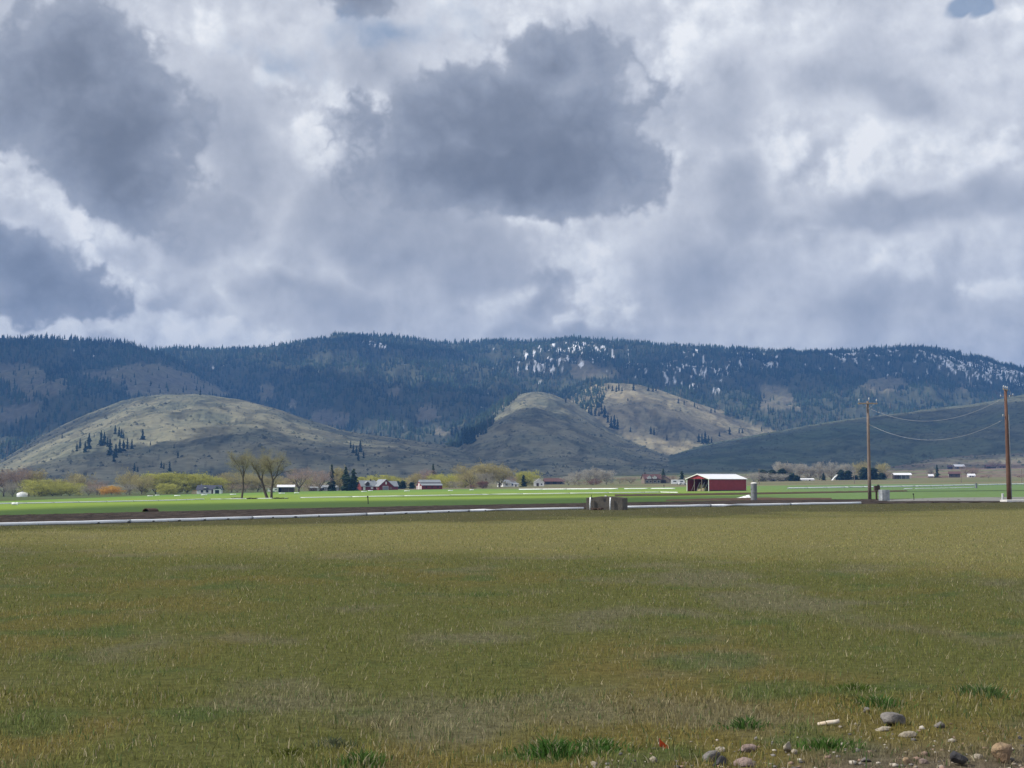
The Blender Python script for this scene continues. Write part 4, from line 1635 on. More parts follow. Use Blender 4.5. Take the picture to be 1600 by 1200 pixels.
for sg in (-1, 1):
    a, b = (0, BR), (sg * (BD / 2 + .45), BE - .45 * (BR - BE) / (BD / 2) + .08)
    MB().prism([a, b, (b[0], b[1] - .14), (0, BR - .14)], -BW / 2 - .4, BW / 2 + .4, 'x').build('roof', M['white_roof'], bar)
    c_ = [(0, BR + .03), (b[0], b[1] + .03), (b[0], b[1] - .22), (0, BR - .24)]
    MB().prism(c_, -BW / 2 - .47, -BW / 2 - .41, 'x').build('fascia', M['white_paint'], bar)
    MB().box((-BW / 2 - .03, sg * (BD / 2 - .12), BE / 2 - .2), (.22, .18, BE + .38)).build('corner_post', M['white_paint'], bar)
MB().box((0, 0, BR + .04), (BW + .8, .35, .08)).build('ridge_cap', M['white_roof'], bar)
MB().box((BW / 2 + .02, -BD / 2 + .02, BE / 2 - .2), (.16, .16, BE + .38)).build('corner_trim', M['white_paint'], bar)
for u in (-BD / 6, BD / 6):
    MB().box((-BW / 2 + .1, u, BE / 2), (.2, .2, BE)).build('bay_post', M['pole_wood'], bar)
MB().box((-BW / 2 + .3, 0, BE - .12), (.1, BD - .3, .24)).build('header_beam', M['pole_wood'], bar)
for i in range(7):
    xx = -BW / 2 + .8 + i * 2.6
    MB().box((xx, 0, BE + .05), (.1, BD - .3, .16)).build('truss', M['pole_wood'], bar)
MB().box((0, -BD / 2 - .075, .12), (BW - .02, .02, .5)).build('skirt_board', M['dark_brown'], bar)
# stored inside: bales and leaning pipes
B0 = Matrix.Translation(on_ground(1119, Yb + 6)) @ Matrix.Rotation(R(38), 4, 'Z')
for i, (u, v, zz) in enumerate([(-5.2, 2.4, 0), (-5.2, .6, 0), (-5.0, 1.6, 1.1), (-3.4, 2.6, 0)]):
    p = B0 @ Vector((u, v, zz + .55))
    b_ = MB().box((0, 0, 0), (1.5, 1.6, 1.1)).build('hay_bale', M['hay'], loc=p, bevel=.08)
    b_.rotation_euler = (0, 0, R(38) + rnd.uniform(-.1, .1))
    tag(b_, ['pale bale on the barn floor, left row', 'pale bale beside the floor stack in the barn', 'upper pale bale on the stack in the open barn', 'pale bale deeper inside the open barn'][i], 'bale', 'bales in the red barn')
for i, v in enumerate((3.6, 1.2, -.9, -2.4, -4.1)):
    p = B0 @ Vector((-BW / 2 + .55, v, 0))
    o = MB().tube([(0, 0, 0), (.25, -.55, 1.5), (.55, -1.15, 3.0)], .06, 8).build('leaning_pipe', M['galvanised'], loc=p)
    o.rotation_euler = (0, 0, R(38))
    tag(o, ('leftmost', 'second', 'third', 'fourth', 'rightmost')[i] + ' of the pale pipes leaning inside the open red barn', 'pipe', 'pipes leaning in the barn')

# --- white house with navy roof, far left
Yh = depth_of(330, 771.6)
h = house(330, Yh + 5, 0, 'farmhouse', 'white farmhouse with navy roof behind the green field at left')
sh = F / Yh
gabled(h, 12.6, 8, 2.4, 4.7, M['white_paint'], M['navy_roof'], .5, cx=-.4)
gabled(h, 4.2, 3.0, 2.5, 4.4, M['white_paint'], M['navy_roof'], .35, cx=4.9, cy=-5.2, axis='y', name='wing_wall')
MB().prism([(3.3, 2.55), (6.5, 2.55), (4.9, 4.0)], -6.76, -6.72, 'y').build('gable_infill', M['navy_roof'], h)
for u in (3.0, 6.8):
    MB().box((u, -6.9, 1.2), (.22, .22, 2.6)).build('porch_post', M['white_paint'], h)
MB().prism([(-3.6, 3.1), (-.6, 3.1), (-2.1, 4.2)], -4.3, -1.0, 'y').build('dormer', M['navy_roof'], h)
MB().prism([(-3.3, 3.05), (-.9, 3.05), (-2.1, 3.8)], -4.36, -4.31, 'y').build('dormer_face', M['white_paint'], h)
for u in (-3.4, -.6):
    opening(h, '-y', 12.6, 8, u, .7, 1.3, 1.25, M['dark_glass'], 'window', -.4, 0, M['white_paint'])
opening(h, '-y', 12.6, 8, 2.2, .0, 1.0, 2.1, M['dark_brown'], 'door', -.4, 0, M['white_paint'])
opening(h, '-y', 4.2, 3, 0, .1, 2.2, 2.0, M['dark_glass'], 'window', 4.9, -5.2, M['white_paint'])
MB().box((-5.2, 1.5, 4.9), (.6, .6, 1.0)).build('chimney', M['grey_wall'], h)

# --- white roofed open shed
Yh = 840
h = house(448, Yh, 6, 'open_shed', 'open sided shed with white sloping roof right of the cottonwoods', 'shed')
MB().prism([(-2.6, -.5), (2.6, -.5), (2.6, 3.3), (-2.6, 2.5)], -4.4, -4.2, 'x').build('end_wall', M['white_paint'], h)
MB().prism([(-2.6, -.5), (2.6, -.5), (2.6, 3.3), (-2.6, 2.5)], 4.2, 4.4, 'x').build('end_wall', M['dark_brown'], h)
MB().box((0, 2.5, 1.4), (8.4, .15, 3.6)).build('back_wall', M['dark_brown'], h)
MB().box((1.0, -2.3, 1.1), (6.2, .12, 2.9)).build('front_boards', M['dark_brown'], h)
for u in (-2.2, 1.4, 4.1):
    MB().box((u, -2.45, 1.2), (.18, .18, 2.9)).build('post', M['pole_wood'], h)
MB().prism([(-3.1, 2.75), (3.0, 3.95), (3.0, 4.12), (-3.1, 2.95)], -5.0, 4.8, 'x').build('roof', M['white_roof'], h)


def trailer(x, Y, L, H, W, rz, label, name='camper', cat='trailer', hood=False):
    r_ = empty(name, on_ground(x, Y), R(rz))
    prof = [(-L / 2, .45), (L / 2, .45), (L / 2, H * .55), (L / 2 - .5, H * .95), (L / 2 - 1.0, H), (-L / 2 + .3, H), (-L / 2, H - .3)]
    if hood:
        prof = [(-L / 2, .4), (L / 2, .4), (L / 2, .95), (L / 2 - 1.3, 1.05), (L / 2 - 2.0, H), (-L / 2 + .4, H), (-L / 2, 1.0)]
    MB().prism(prof, -W / 2, W / 2).build('body', M['tarp'], r_, bevel=.05)
    for u in (-L / 4, L / 4):
        MB().box((u, -W / 2 - .01, H * .68), (L * .22, .04, H * .2)).build('window', M['dark_glass'], r_)
    for u in ((-L * .32, L * .32) if hood else (-.4, .45)):
        for sy in (-1, 1):
            w_ = MB().tube([(u, sy * (W / 2 - .2), .36), (u, sy * (W / 2 + .02), .36)], .36, 14).build('wheel', M['rubber'], r_)
            MB().tube([(u, sy * (W / 2 + .02), .36), (u, sy * (W / 2 + .035), .36)], .2, 12).build('rim', M['galvanised'], w_)
    tag(r_, label, cat)
    return r_


trailer(428, 845, 6.0, 2.3, 2.3, 5, 'small white camper left of the white roofed shed')
trailer(614.5, 905, 5.0, 1.8, 2.0, 12, 'white pickup truck parked right of the red farmhouse', 'pickup_truck', 'truck', True)

# --- low pale outbuilding behind the conifers
h = house(516, 905, -4, 'outbuilding', 'low pale grey outbuilding beside the dark conifers', 'building')
gabled(h, 11, 5, 2.2, 3.3, M['grey_wall'], M['grey_roof'], .3)
for u in (-3.5, -.5, 2.8):
    opening(h, '-y', 11, 5, u, .5, 1.2, 1.1, M['dark_glass'], 'window', frame=M['white_paint'])
h = house(495, 900, 2, 'outbuilding', 'dark open fronted shed left of the conifers', 'building')
gabled(h, 7, 4, 1.9, 2.7, M['dark_brown'], M['grey_roof'], .25)
opening(h, '-y', 7, 4, 1.5, .0, 2.0, 1.7, M['grey_wall'], 'door')

# --- red farmhouse: several roofs
Yh = depth_of(600, 766) + 12
h = house(598, Yh, 28, 'red_farmhouse', 'red farmhouse with grey roofs and a front gable', 'house')
gabled(h, 8.6, 10.5, 2.5, 6.2, M['red_wood'], M['grey_roof'], .5, cx=0, cy=0, axis='y')
gabled(h, 9.5, 6.5, 2.4, 5.6, M['red_wood'], M['grey_roof'], .4, cx=-8.2, cy=3.4, name='wing_wall')
gabled(h, 7.0, 6.0, 2.4, 5.2, M['red_wood'], M['grey_roof'], .4, cx=6.6, cy=3.8, name='wing_wall')
gabled(h, 2.4, 2.4, 1.3, 2.4, M['dark_brown'], M['grey_roof'], .25, cx=-9.2, cy=1.2, z0=2.7, axis='y', name='dormer', base=-.2)
opening(h, '-y', 8.6, 10.5, -.3, .0, 3.2, 2.2, M['grey_roof'], 'garage_door', frame=M['white_paint'])
opening(h, '-y', 8.6, 10.5, .0, 3.3, .9, 1.5, M['white_paint'], 'window')
opening(h, '-y', 8.6, 10.5, 2.9, .6, 1.6, 1.2, M['tan_wall'], 'window', frame=M['red_wood'])
opening(h, '-x', 8.6, 10.5, -2.0, .6, 1.6, 1.2, M['tan_wall'], 'window')
opening(h, '-y', 9.5, 6.5, -3.0, .0, 1.4, 2.2, M['white_paint'], 'door', -8.2, 3.4)
opening(h, '-y', 9.5, 6.5, 1.8, .6, 1.4, 1.2, M['white_paint'], 'window', -8.2, 3.4)
MB().box((-6.0, 3.4, 5.6), (.7, .7, 1.4)).build('chimney', M['dark_brown'], h)

# --- red monitor barn with white doors
h = house(671, Yh - 4, 24, 'monitor_barn', 'small red barn with raised middle roof and white doors', 'barn')
gabled(h, 12.5, 3.6, 4.1, 5.5, M['red_wood'], M['grey_roof'], .3, name='upper_wall')
for sg in (-1, 1):
    MB().prism([(sg * 1.81, -.5), (sg * 4.6, -.5), (sg * 4.6, 2.3), (sg * 1.81, 3.3)], -6.2, 6.2, 'x').build('aisle_wall', M['red_wood'], h)
    MB().prism([(sg * 1.83, 3.55), (sg * 5.0, 2.35), (sg * 5.0, 2.2), (sg * 1.83, 3.38)], -6.5, 6.5, 'x').build('aisle_roof', M['grey_roof'], h)
opening(h, '-x', 12.5, 3.6, 0, .0, 1.9, 3.4, M['white_paint'], 'main_door')
for u in (-3.1, 3.1):
    opening(h, '-x', 12.4, 9.2, u, 0, 1.3, 2.0, M['white_paint'], 'side_door')
opening(h, '-x', 12.5, 3.6, 0, 4.1, .7, .7, M['white_paint'], 'loft_window')
for u in (-3.5, 0, 3.5):
    opening(h, '-y', 12.4, 9.2, u, .9, .9, .8, M['dark_glass'], 'window')

# --- white house and white gabled shed in the middle distance
h = house(792, 985, 34, 'white_house', 'white house with grey roof left of the small dark conifer')
gabled(h, 10.5, 7, 2.2, 4.4, M['white_paint'], M['grey_roof'], .4)
for u in (-2.5, 2.0):
    opening(h, '-y', 10.5, 7, u, .7, 1.3, 1.2, M['dark_glass'], 'window', frame=M['white_paint'])
opening(h, '-x', 10.5, 7, 1.2, .0, 1.2, 2.1, M['dark_brown'], 'door')
opening(h, '-x', 10.5, 7, -1.4, .8, 1.2, 1.1, M['dark_glass'], 'window')
h = house(806, 978, 0, 'outbuilding', 'tiny white lean-to right of the white house', 'building')
gabled(h, 3.2, 3, 1.6, 2.2, M['white_paint'], M['grey_roof'], .2)
opening(h, '-y', 3.2, 3, 0, 0, .8, 1.4, M['dark_brown'], 'door')
h = house(842, 985, 0, 'white_shed', 'white shed with steep gable facing the field', 'shed')
gabled(h, 6.4, 9, 2.7, 4.9, M['white_paint'], M['white_roof'], .35, axis='y')
opening(h, '-y', 6.4, 9, -.9, 0, 1.5, 2.0, M['dark_brown'], 'door')
opening(h, '-y', 6.4, 9, 1.6, .8, .9, .9, M['dark_glass'], 'window')
h = house(866, 1120, 3, 'long_shed', 'long dark brown shed far behind the white gabled shed', 'shed')
gabled(h, 15, 8, 2.3, 4.6, M['dark_brown'], M['brown_roof'], .4)
for u in (-5, 0, 5):
    opening(h, '-y', 15, 8, u, 0, 2.6, 2.0, M['dark_glass'], 'bay')

# --- brown roofed house left of the barn
h = house(1017, 1075, 12, 'brown_house', 'two storey house with red brown roof left of the big barn')
gabled(h, 12, 8, 3.4, 6.6, M['tan_wall'], M['brown_roof'], .5)
gabled(h, 3.0, 3, 1.5, 2.7, M['white_paint'], M['brown_roof'], .25, cx=-2.6, cy=-2.6, z0=3.2, axis='y', name='dormer', base=-.3)
gabled(h, 3.0, 3, 1.5, 2.7, M['white_paint'], M['brown_roof'], .25, cx=1.4, cy=-2.6, z0=3.2, axis='y', name='dormer', base=-.3)
for u in (-4.2, -1.6, 1.5, 4.2):
    opening(h, '-y', 12, 8, u, .7, 1.4, 1.5, M['dark_glass'] if u != -1.6 else M['dark_brown'], 'window', frame=M['white_paint'])
MB().box((-4.4, .4, 7.0), (.7, .7, 1.6)).build('chimney', M['dark_brown'], h)
h = house(1037, 1080, -10, 'outbuilding', 'brown gabled garage joined to the right of the brown house', 'building')
gabled(h, 8.5, 8, 2.8, 5.6, M['tan_wall'], M['brown_roof'], .4, axis='y')
opening(h, '-y', 8.5, 8, 0, 0, 3.4, 2.3, M['dark_brown'], 'garage_door')
trailer(1059, 960, 8.5, 3.1, 2.5, -4, 'white motor home parked left of the big red barn', 'motor_home', 'motor home')
trailer(1066, 930, 4.8, 1.6, 1.9, 4, 'small white car in front of the motor home', 'parked_car', 'car', True)

# --- far right farmsteads
h = house(1257, 1180, 2, 'greenhouse', 'long low white roofed building before the right hand trees', 'building')
gabled(h, 13, 5, 1.0, 1.8, M['white_paint'], M['white_roof'], .2)
opening(h, '-y', 13, 5, 3, 0, 1.2, .9, M['dark_glass'], 'door')
h = house(1303, 1190, 0, 'a_frame_shelter', 'tilted white A frame shelter beside dark conifers', 'shelter')
MB().prism([(-2.2, 0), (1.6, 4.2), (2.4, 4.2), (-1.2, 0)], -2, 2).build('sheet', M['tarp'], h)
MB().prism([(1.4, 0), (2.0, 4.1), (2.2, 4.1), (1.8, 0)], -1.9, 1.9).build('support', M['dark_brown'], h)
h = house(1408, 1230, -2, 'open_shed', 'white roofed open shed right of the left utility pole', 'shed')
MB().box((-4.8, 0, 1.5), (3.8, 7, 3.6)).build('closed_bay', M['dark_brown'], h)
MB().box((2.0, 3.3, 1.5), (9.6, .2, 3.6)).build('back_wall', M['grey_wall'], h)
for u in (-1, 2.5, 6.3):
    MB().box((u, -3.2, 1.5), (.25, .25, 3.6)).build('post', M['white_paint'], h)
for sg in (-1, 1):
    MB().prism([(0, 4.9), (sg * 4.1, 3.35), (sg * 4.1, 3.15), (0, 4.7)], -7.2, 7.2, 'x').build('roof', M['white_roof'], h)
h = house(1490, 1330, -14, 'dark_house', 'dark farmhouse with white end wall at far right')
gabled(h, 9.5, 7, 3.4, 5.4, M['dark_brown'], M['brown_roof'], .4)
opening(h, '-x', 9.5, 7, 0, .3, 4.5, 2.6, M['white_paint'], 'white_panel')
for u in (-2.5, 1.5):
    opening(h, '-y', 9.5, 7, u, 1, 1.3, 1.2, M['dark_glass'], 'window')
for (x, Y, rz, w, hh, wall, roof, lab) in [
        (1497, 2080, 6, 14, 6, 'tan_wall', 'white_roof', 'hillside house with bright white roof on the brown slope'),
        (1484, 2090, -8, 7, 5, 'dark_brown', 'brown_roof', 'small brown house left of the white roofed hillside house'),
        (1546, 2060, 4, 13, 5, 'dark_brown', 'brown_roof', 'low brown house on the slope left of the right pole'),
        (1564, 2085, -5, 11, 5, 'tan_wall', 'brown_roof', 'reddish house on the slope next to the right pole'),
        (1516, 1360, 2, 6, 3, 'white_paint', 'white_roof', 'small white shed beneath the bare tree at far right'),
        (1453, 1370, 0, 4, 3, 'dark_brown', 'white_roof', 'tiny pale roofed hut left of the dark cypress')]:
    h = house(x, Y, rz, 'hill_house' if Y > 1500 else 'small_shed', lab, 'house' if Y > 1500 else 'shed')
    gabled(h, w, w * .6, hh * .55, hh, M[wall], M[roof], .5)
    opening(h, '-y', w, w * .6, -w * .2, .3, w * .15, hh * .35, M['dark_glass'], 'window')
    opening(h, '-y', w, w * .6, w * .18, .0, w * .15, hh * .4, M['dark_brown'], 'door')

# --- white tarp covered stack at the far left
Yh = 865.0
h = house(37, Yh, 10, 'covered_stack', 'white tarp covered stack under the bare trees at far left', 'covered stack')
L = 3.4
m = MB()
sec = [(-1, 0), (-.97, .45), (-.78, .8), (-.42, .98), (0, 1.03), (.42, .98), (.78, .8), (.97, .45), (1, 0)]
vs, fs = [], []
for i in range(9):
    u = -1 + i / 4
    k_ = (1 - .55 * max(0, -u - .3)) * (1 - .25 * max(0, u - .4))
    for (a, b) in sec:
        vs.append((u * L * (.9 if abs(u) == 1 else 1), a * 2.6 * k_, b * 2.7 * k_ * (1 + .04 * math.sin(i * 2 + a * 3))))
for i in range(8):
    for j in range(8):
        fs.append((i * 9 + j, (i + 1) * 9 + j, (i + 1) * 9 + j + 1, i * 9 + j + 1))
fs += [tuple(range(8, -1, -1)), tuple(range(72, 81))]
m.add(vs, fs)
m.build('tarp', M['tarp'], h, smooth=True)
MB().box((L * .98, -.3, .8), (.6, 3.8, 1.7)).build('bale_end', M['hay'], h)
# orange hay tarp beside the farmhouse
X, Y, Z = spot(304, 772)
o_ = empty('straw_stack', (X, Y + 3, Z))
MB().prism([(-1.6, -.3), (1.6, -.3), (1.5, 1.3), (.7, 1.9), (-.8, 1.8), (-1.5, 1.1)], -1.2, 1.2).build('bales', M['hay'], o_, bevel=.15)
MB().prism([(-1.7, 1.0), (-.85, 1.95), (.75, 2.05), (1.6, 1.3), (.72, 1.92), (-.82, 1.82)], -1.3, 1.3).build('cover', material('ochre_tarp', (.45, .25, .07), .8, .2, 2.0), o_)
tag(o_, 'small ochre straw stack left of the navy roofed house', 'straw stack')

# distant line poles
for (x, r0, r1, lab) in [(1185.5, 758, 732, 'thin far utility pole right of the big barn'), (1334, 757, 737, 'thin far utility pole left of the left near pole'),
                         (1500.5, 756, 729, 'thin far utility pole in front of the dark farmhouse'), (1595, 753.5, 733, 'thin far utility pole at the right edge')]:
    Y = 900.0
    X, _, Z = on_ground(x, Y)
    tp = world_at(x, r1, Y)[2] - Z
    t = empty('line_pole', (X, Y, Z))
    MB().tube([(0, 0, -.5), (0, 0, tp)], [.2, .13], 8).build('shaft', M['pole_wood'], t)
    MB().box((0, 0, tp - .5), (2.0, .15, .18), R(35)).build('crossarm', M['crossarm'], t)
    tag(t, lab, 'utility pole', 'far line poles')

# ------------------------------------------------------------------ trees
def slivers(P, Dv, L, W, r_):
    """thin flat twigs: P base points, Dv directions, arrays of length and width"""
    n = len(P)
    side = np.cross(Dv, r_.normal(size=(n, 3)))
    side /= np.linalg.norm(side, axis=1, keepdims=True) + 1e-9
    T = P + Dv * L[:, None]
    V = np.stack([P - side * W[:, None] * 1.35, P + side * W[:, None] * 1.35, T], 1)
    Fc = (np.arange(n)[:, None] * 3 + np.arange(3)[None])
    return V.reshape(-1, 3), Fc


def skeleton(r_, depth, spread, trunk=.3, first=4, wob=.18, droop=0.0, kids=(2, 4), ratio=.68, up=.25):
    """unit-height branching frame -> list of (points, radii) and twig tips (pos, dir)"""
    segs, tips = [], []

    def grow(p, d, ln, rad, k):
        pts, q, dd = [p.copy()], p.copy(), d.copy()
        n = 4 if k >= depth - 1 else 3
        for i in range(n):
            dd = dd + r_.normal(0, wob, 3) * .6 + np.array([0, 0, up * .25 - droop * (depth - k) * .1])
            dd /= np.linalg.norm(dd)
            q = q + dd * ln / n
            pts.append(q.copy())
        rr = np.linspace(rad, rad * .62, n + 1)
        segs.append((pts, rr))
        if k <= 1:
            for i in range(1, len(pts)):
                tips.append((pts[i], dd))
        elif k == 2:
            tips.append((pts[2], dd))
            tips.append((pts[-1], dd))
        if k == 0:
            return
        m = r_.integers(kids[0], kids[1] + 1)
        for j in range(m):
            t = r_.uniform(.45, 1.0) if j else 1.0
            i = min(n, int(t * n))
            ax = r_.normal(size=3)
            ax -= dd * ax.dot(dd)
            ax /= np.linalg.norm(ax) + 1e-9
            nd = dd * (1 - spread * (.6 if j == 0 else 1)) + ax * spread * r_.uniform(.7, 1.2)
            nd[2] += up * .3
            nd /= np.linalg.norm(nd)
            grow(pts[i], nd, ln * ratio * r_.uniform(.8, 1.2), rr[i] * .74, k - 1)
    d0 = np.array([r_.normal(0, .05), r_.normal(0, .05), 1.0])
    p0 = np.zeros(3)
    top = p0 + d0 * trunk
    segs.append(([p0, p0 + d0 * trunk * .5 + np.array([r_.normal(0, .01), 0, 0]), top], np.array([.036, .029, .026])))
    a0 = r_.uniform(0, 6.28)
    for j in range(first):
        a = a0 + j * 6.283 / first + r_.normal(0, .3)
        nd = np.array([math.cos(a) * spread * 1.15, math.sin(a) * spread * 1.15, 1.0 if first < 4 else .85])
        nd /= np.linalg.norm(nd)
        grow(top - d0 * r_.uniform(0, .25) * trunk, nd, (1 - trunk) * .42 * r_.uniform(.85, 1.15), .020, depth)
    return segs, tips


STYLES = {
    #            twig colour, second colour, bark, depth, spread, trunk, first, tip count, twig len, twig width, droop
    'bare_brown': ((.28, .205, .16), (.36, .27, .21), 'bark_dark', 3, .52, .14, 6, 9, .075, .0034, 0),
    'bare_pink': ((.37, .265, .225), (.44, .33, .28), 'bark_dark', 3, .55, .16, 6, 9, .075, .0032, 0),
    'bare_white': ((.50, .47, .40), (.39, .365, .32), 'bark_grey', 3, .36, .10, 5, 13, .085, .0046, 0),
    'bare_grey': ((.38, .35, .29), (.30, .28, .225), 'bark_grey', 3, .5, .12, 6, 9, .075, .0036, 0),
    'olive': ((.40, .36, .16), (.48, .41, .21), 'bark_dark', 3, .5, .13, 6, 10, .07, .0062, 0),
    'lime': ((.56, .54, .13), (.44, .44, .12), 'bark_dark', 3, .55, .08, 7, 13, .06, .0105, 0),
    'willow': ((.72, .44, .09), (.58, .34, .08), 'bark_dark', 3, .5, .16, 6, 14, .20, .0060, 1.0),
    'redbush': ((.19, .095, .08), (.25, .14, .11), 'bark_dark', 3, .55, .05, 8, 12, .08, .0050, 0),
}


FILL = {'bare_brown': .35, 'bare_pink': .30, 'bare_white': .45, 'bare_grey': .5, 'olive': .45, 'lime': .65, 'willow': .3, 'redbush': .6}


def deciduous(x, Y, top_row, wpx, style, label, seed, base_row=None, group='bare and budding trees of the valley', name=None, lean=0.0, full=1.0):
    r_ = np.random.default_rng(seed)
    c1, c2, bark, depth, spread, trunk, first, tipn, tl, tw, droop = STYLES[style]
    X, _, Z = on_ground(x, Y)
    H = world_at(x, top_row, Y)[2] - Z
    W = wpx * Y / F
    segs, tips = skeleton(r_, depth, spread, trunk, first, droop=droop * .5)
    P = np.array([t[0] for t in tips])
    D = np.array([t[1] for t in tips])
    allp = np.concatenate([P, np.concatenate([np.array(s[0]) for s in segs])])
    zmax = np.percentile(P[:, 2], 98) + tl * .5
    wid = np.percentile(np.abs(P[:, :2]), 96) + tl * .5
    S3 = np.array([W / 2 / wid, W / 2 / wid, H / zmax])
    root = empty(name or 'deciduous_tree', (X, Y, Z - .1))
    m = MB()
    for pts, rr in segs[:1]:
        m.tube([Vector(np.array(p) * S3) for p in pts], list(rr * H * (1.0 if H > 6 else .8)), 7, False)
    m.build('trunk', M[bark], root, smooth=True)
    m = MB()
    for pts, rr in segs[1:]:
        if rr[0] < .0075:
            continue
        n = 5 if rr[0] > .012 else 3
        m.tube([Vector(np.array(p) * S3) for p in pts], list(rr * H * .8), n, False)
    m.build('limbs', M[bark], root)
    n = int(len(P) * tipn * full)
    idx = r_.integers(0, len(P), n)
    base = P[idx] + r_.normal(0, .03, (n, 3))
    # more twigs in loose lobes through the whole crown, down to the skirts
    nf = int(n * FILL[style])
    if nf:
        nl = 44
        lz = r_.uniform(.10, .95, nl) * zmax
        rel = lz / zmax
        lr = wid * .90 * np.sqrt(np.clip(1 - ((rel - .50) / .56) ** 2, .05, 1)) * np.sqrt(r_.uniform(0, 1, nl))
        la = r_.uniform(0, 6.283, nl)
        lc = np.stack([lr * np.cos(la), lr * np.sin(la), lz], 1)
        w_ = r_.integers(0, nl, nf)
        base[:nf] = lc[w_] + r_.normal(0, 1, (nf, 3)) * np.array([wid * .12, wid * .12, zmax * .055])
        base[:nf, 2] = np.clip(base[:nf, 2], .02, zmax * .97)
    dv = D[idx] * .8 + r_.normal(0, .55, (n, 3)) + np.array([0, 0, .25 - droop * 1.6])
    dv /= np.linalg.norm(dv, axis=1, keepdims=True)
    ln = tl * r_.uniform(.35, 1.15, n)
    tone = r_.uniform(.8, 1.15, n)
    if nf:
        tone[:nf] = r_.uniform(.55, 1.25, nl)[w_]
    V, Fc = slivers(base * S3, dv, ln * H, tw * H * r_.uniform(.5, 1.3, n), r_)
    V[:, 2] = np.maximum(V[:, 2], .15 if droop else 0)
    mixv = r_.uniform(size=n)[:, None]
    colr = (np.array(c1) * (1 - mixv) + np.array(c2) * mixv) * (r_.uniform(.8, 1.2, n) * tone)[:, None]
    cr = link_mesh('crown', np_mesh('crown', V, Fc, M['attr_twig'], np.repeat(colr, 3, axis=0)), root)
    tag(root, label, 'shrub' if name == 'shrub' else 'tree', group)
    return root


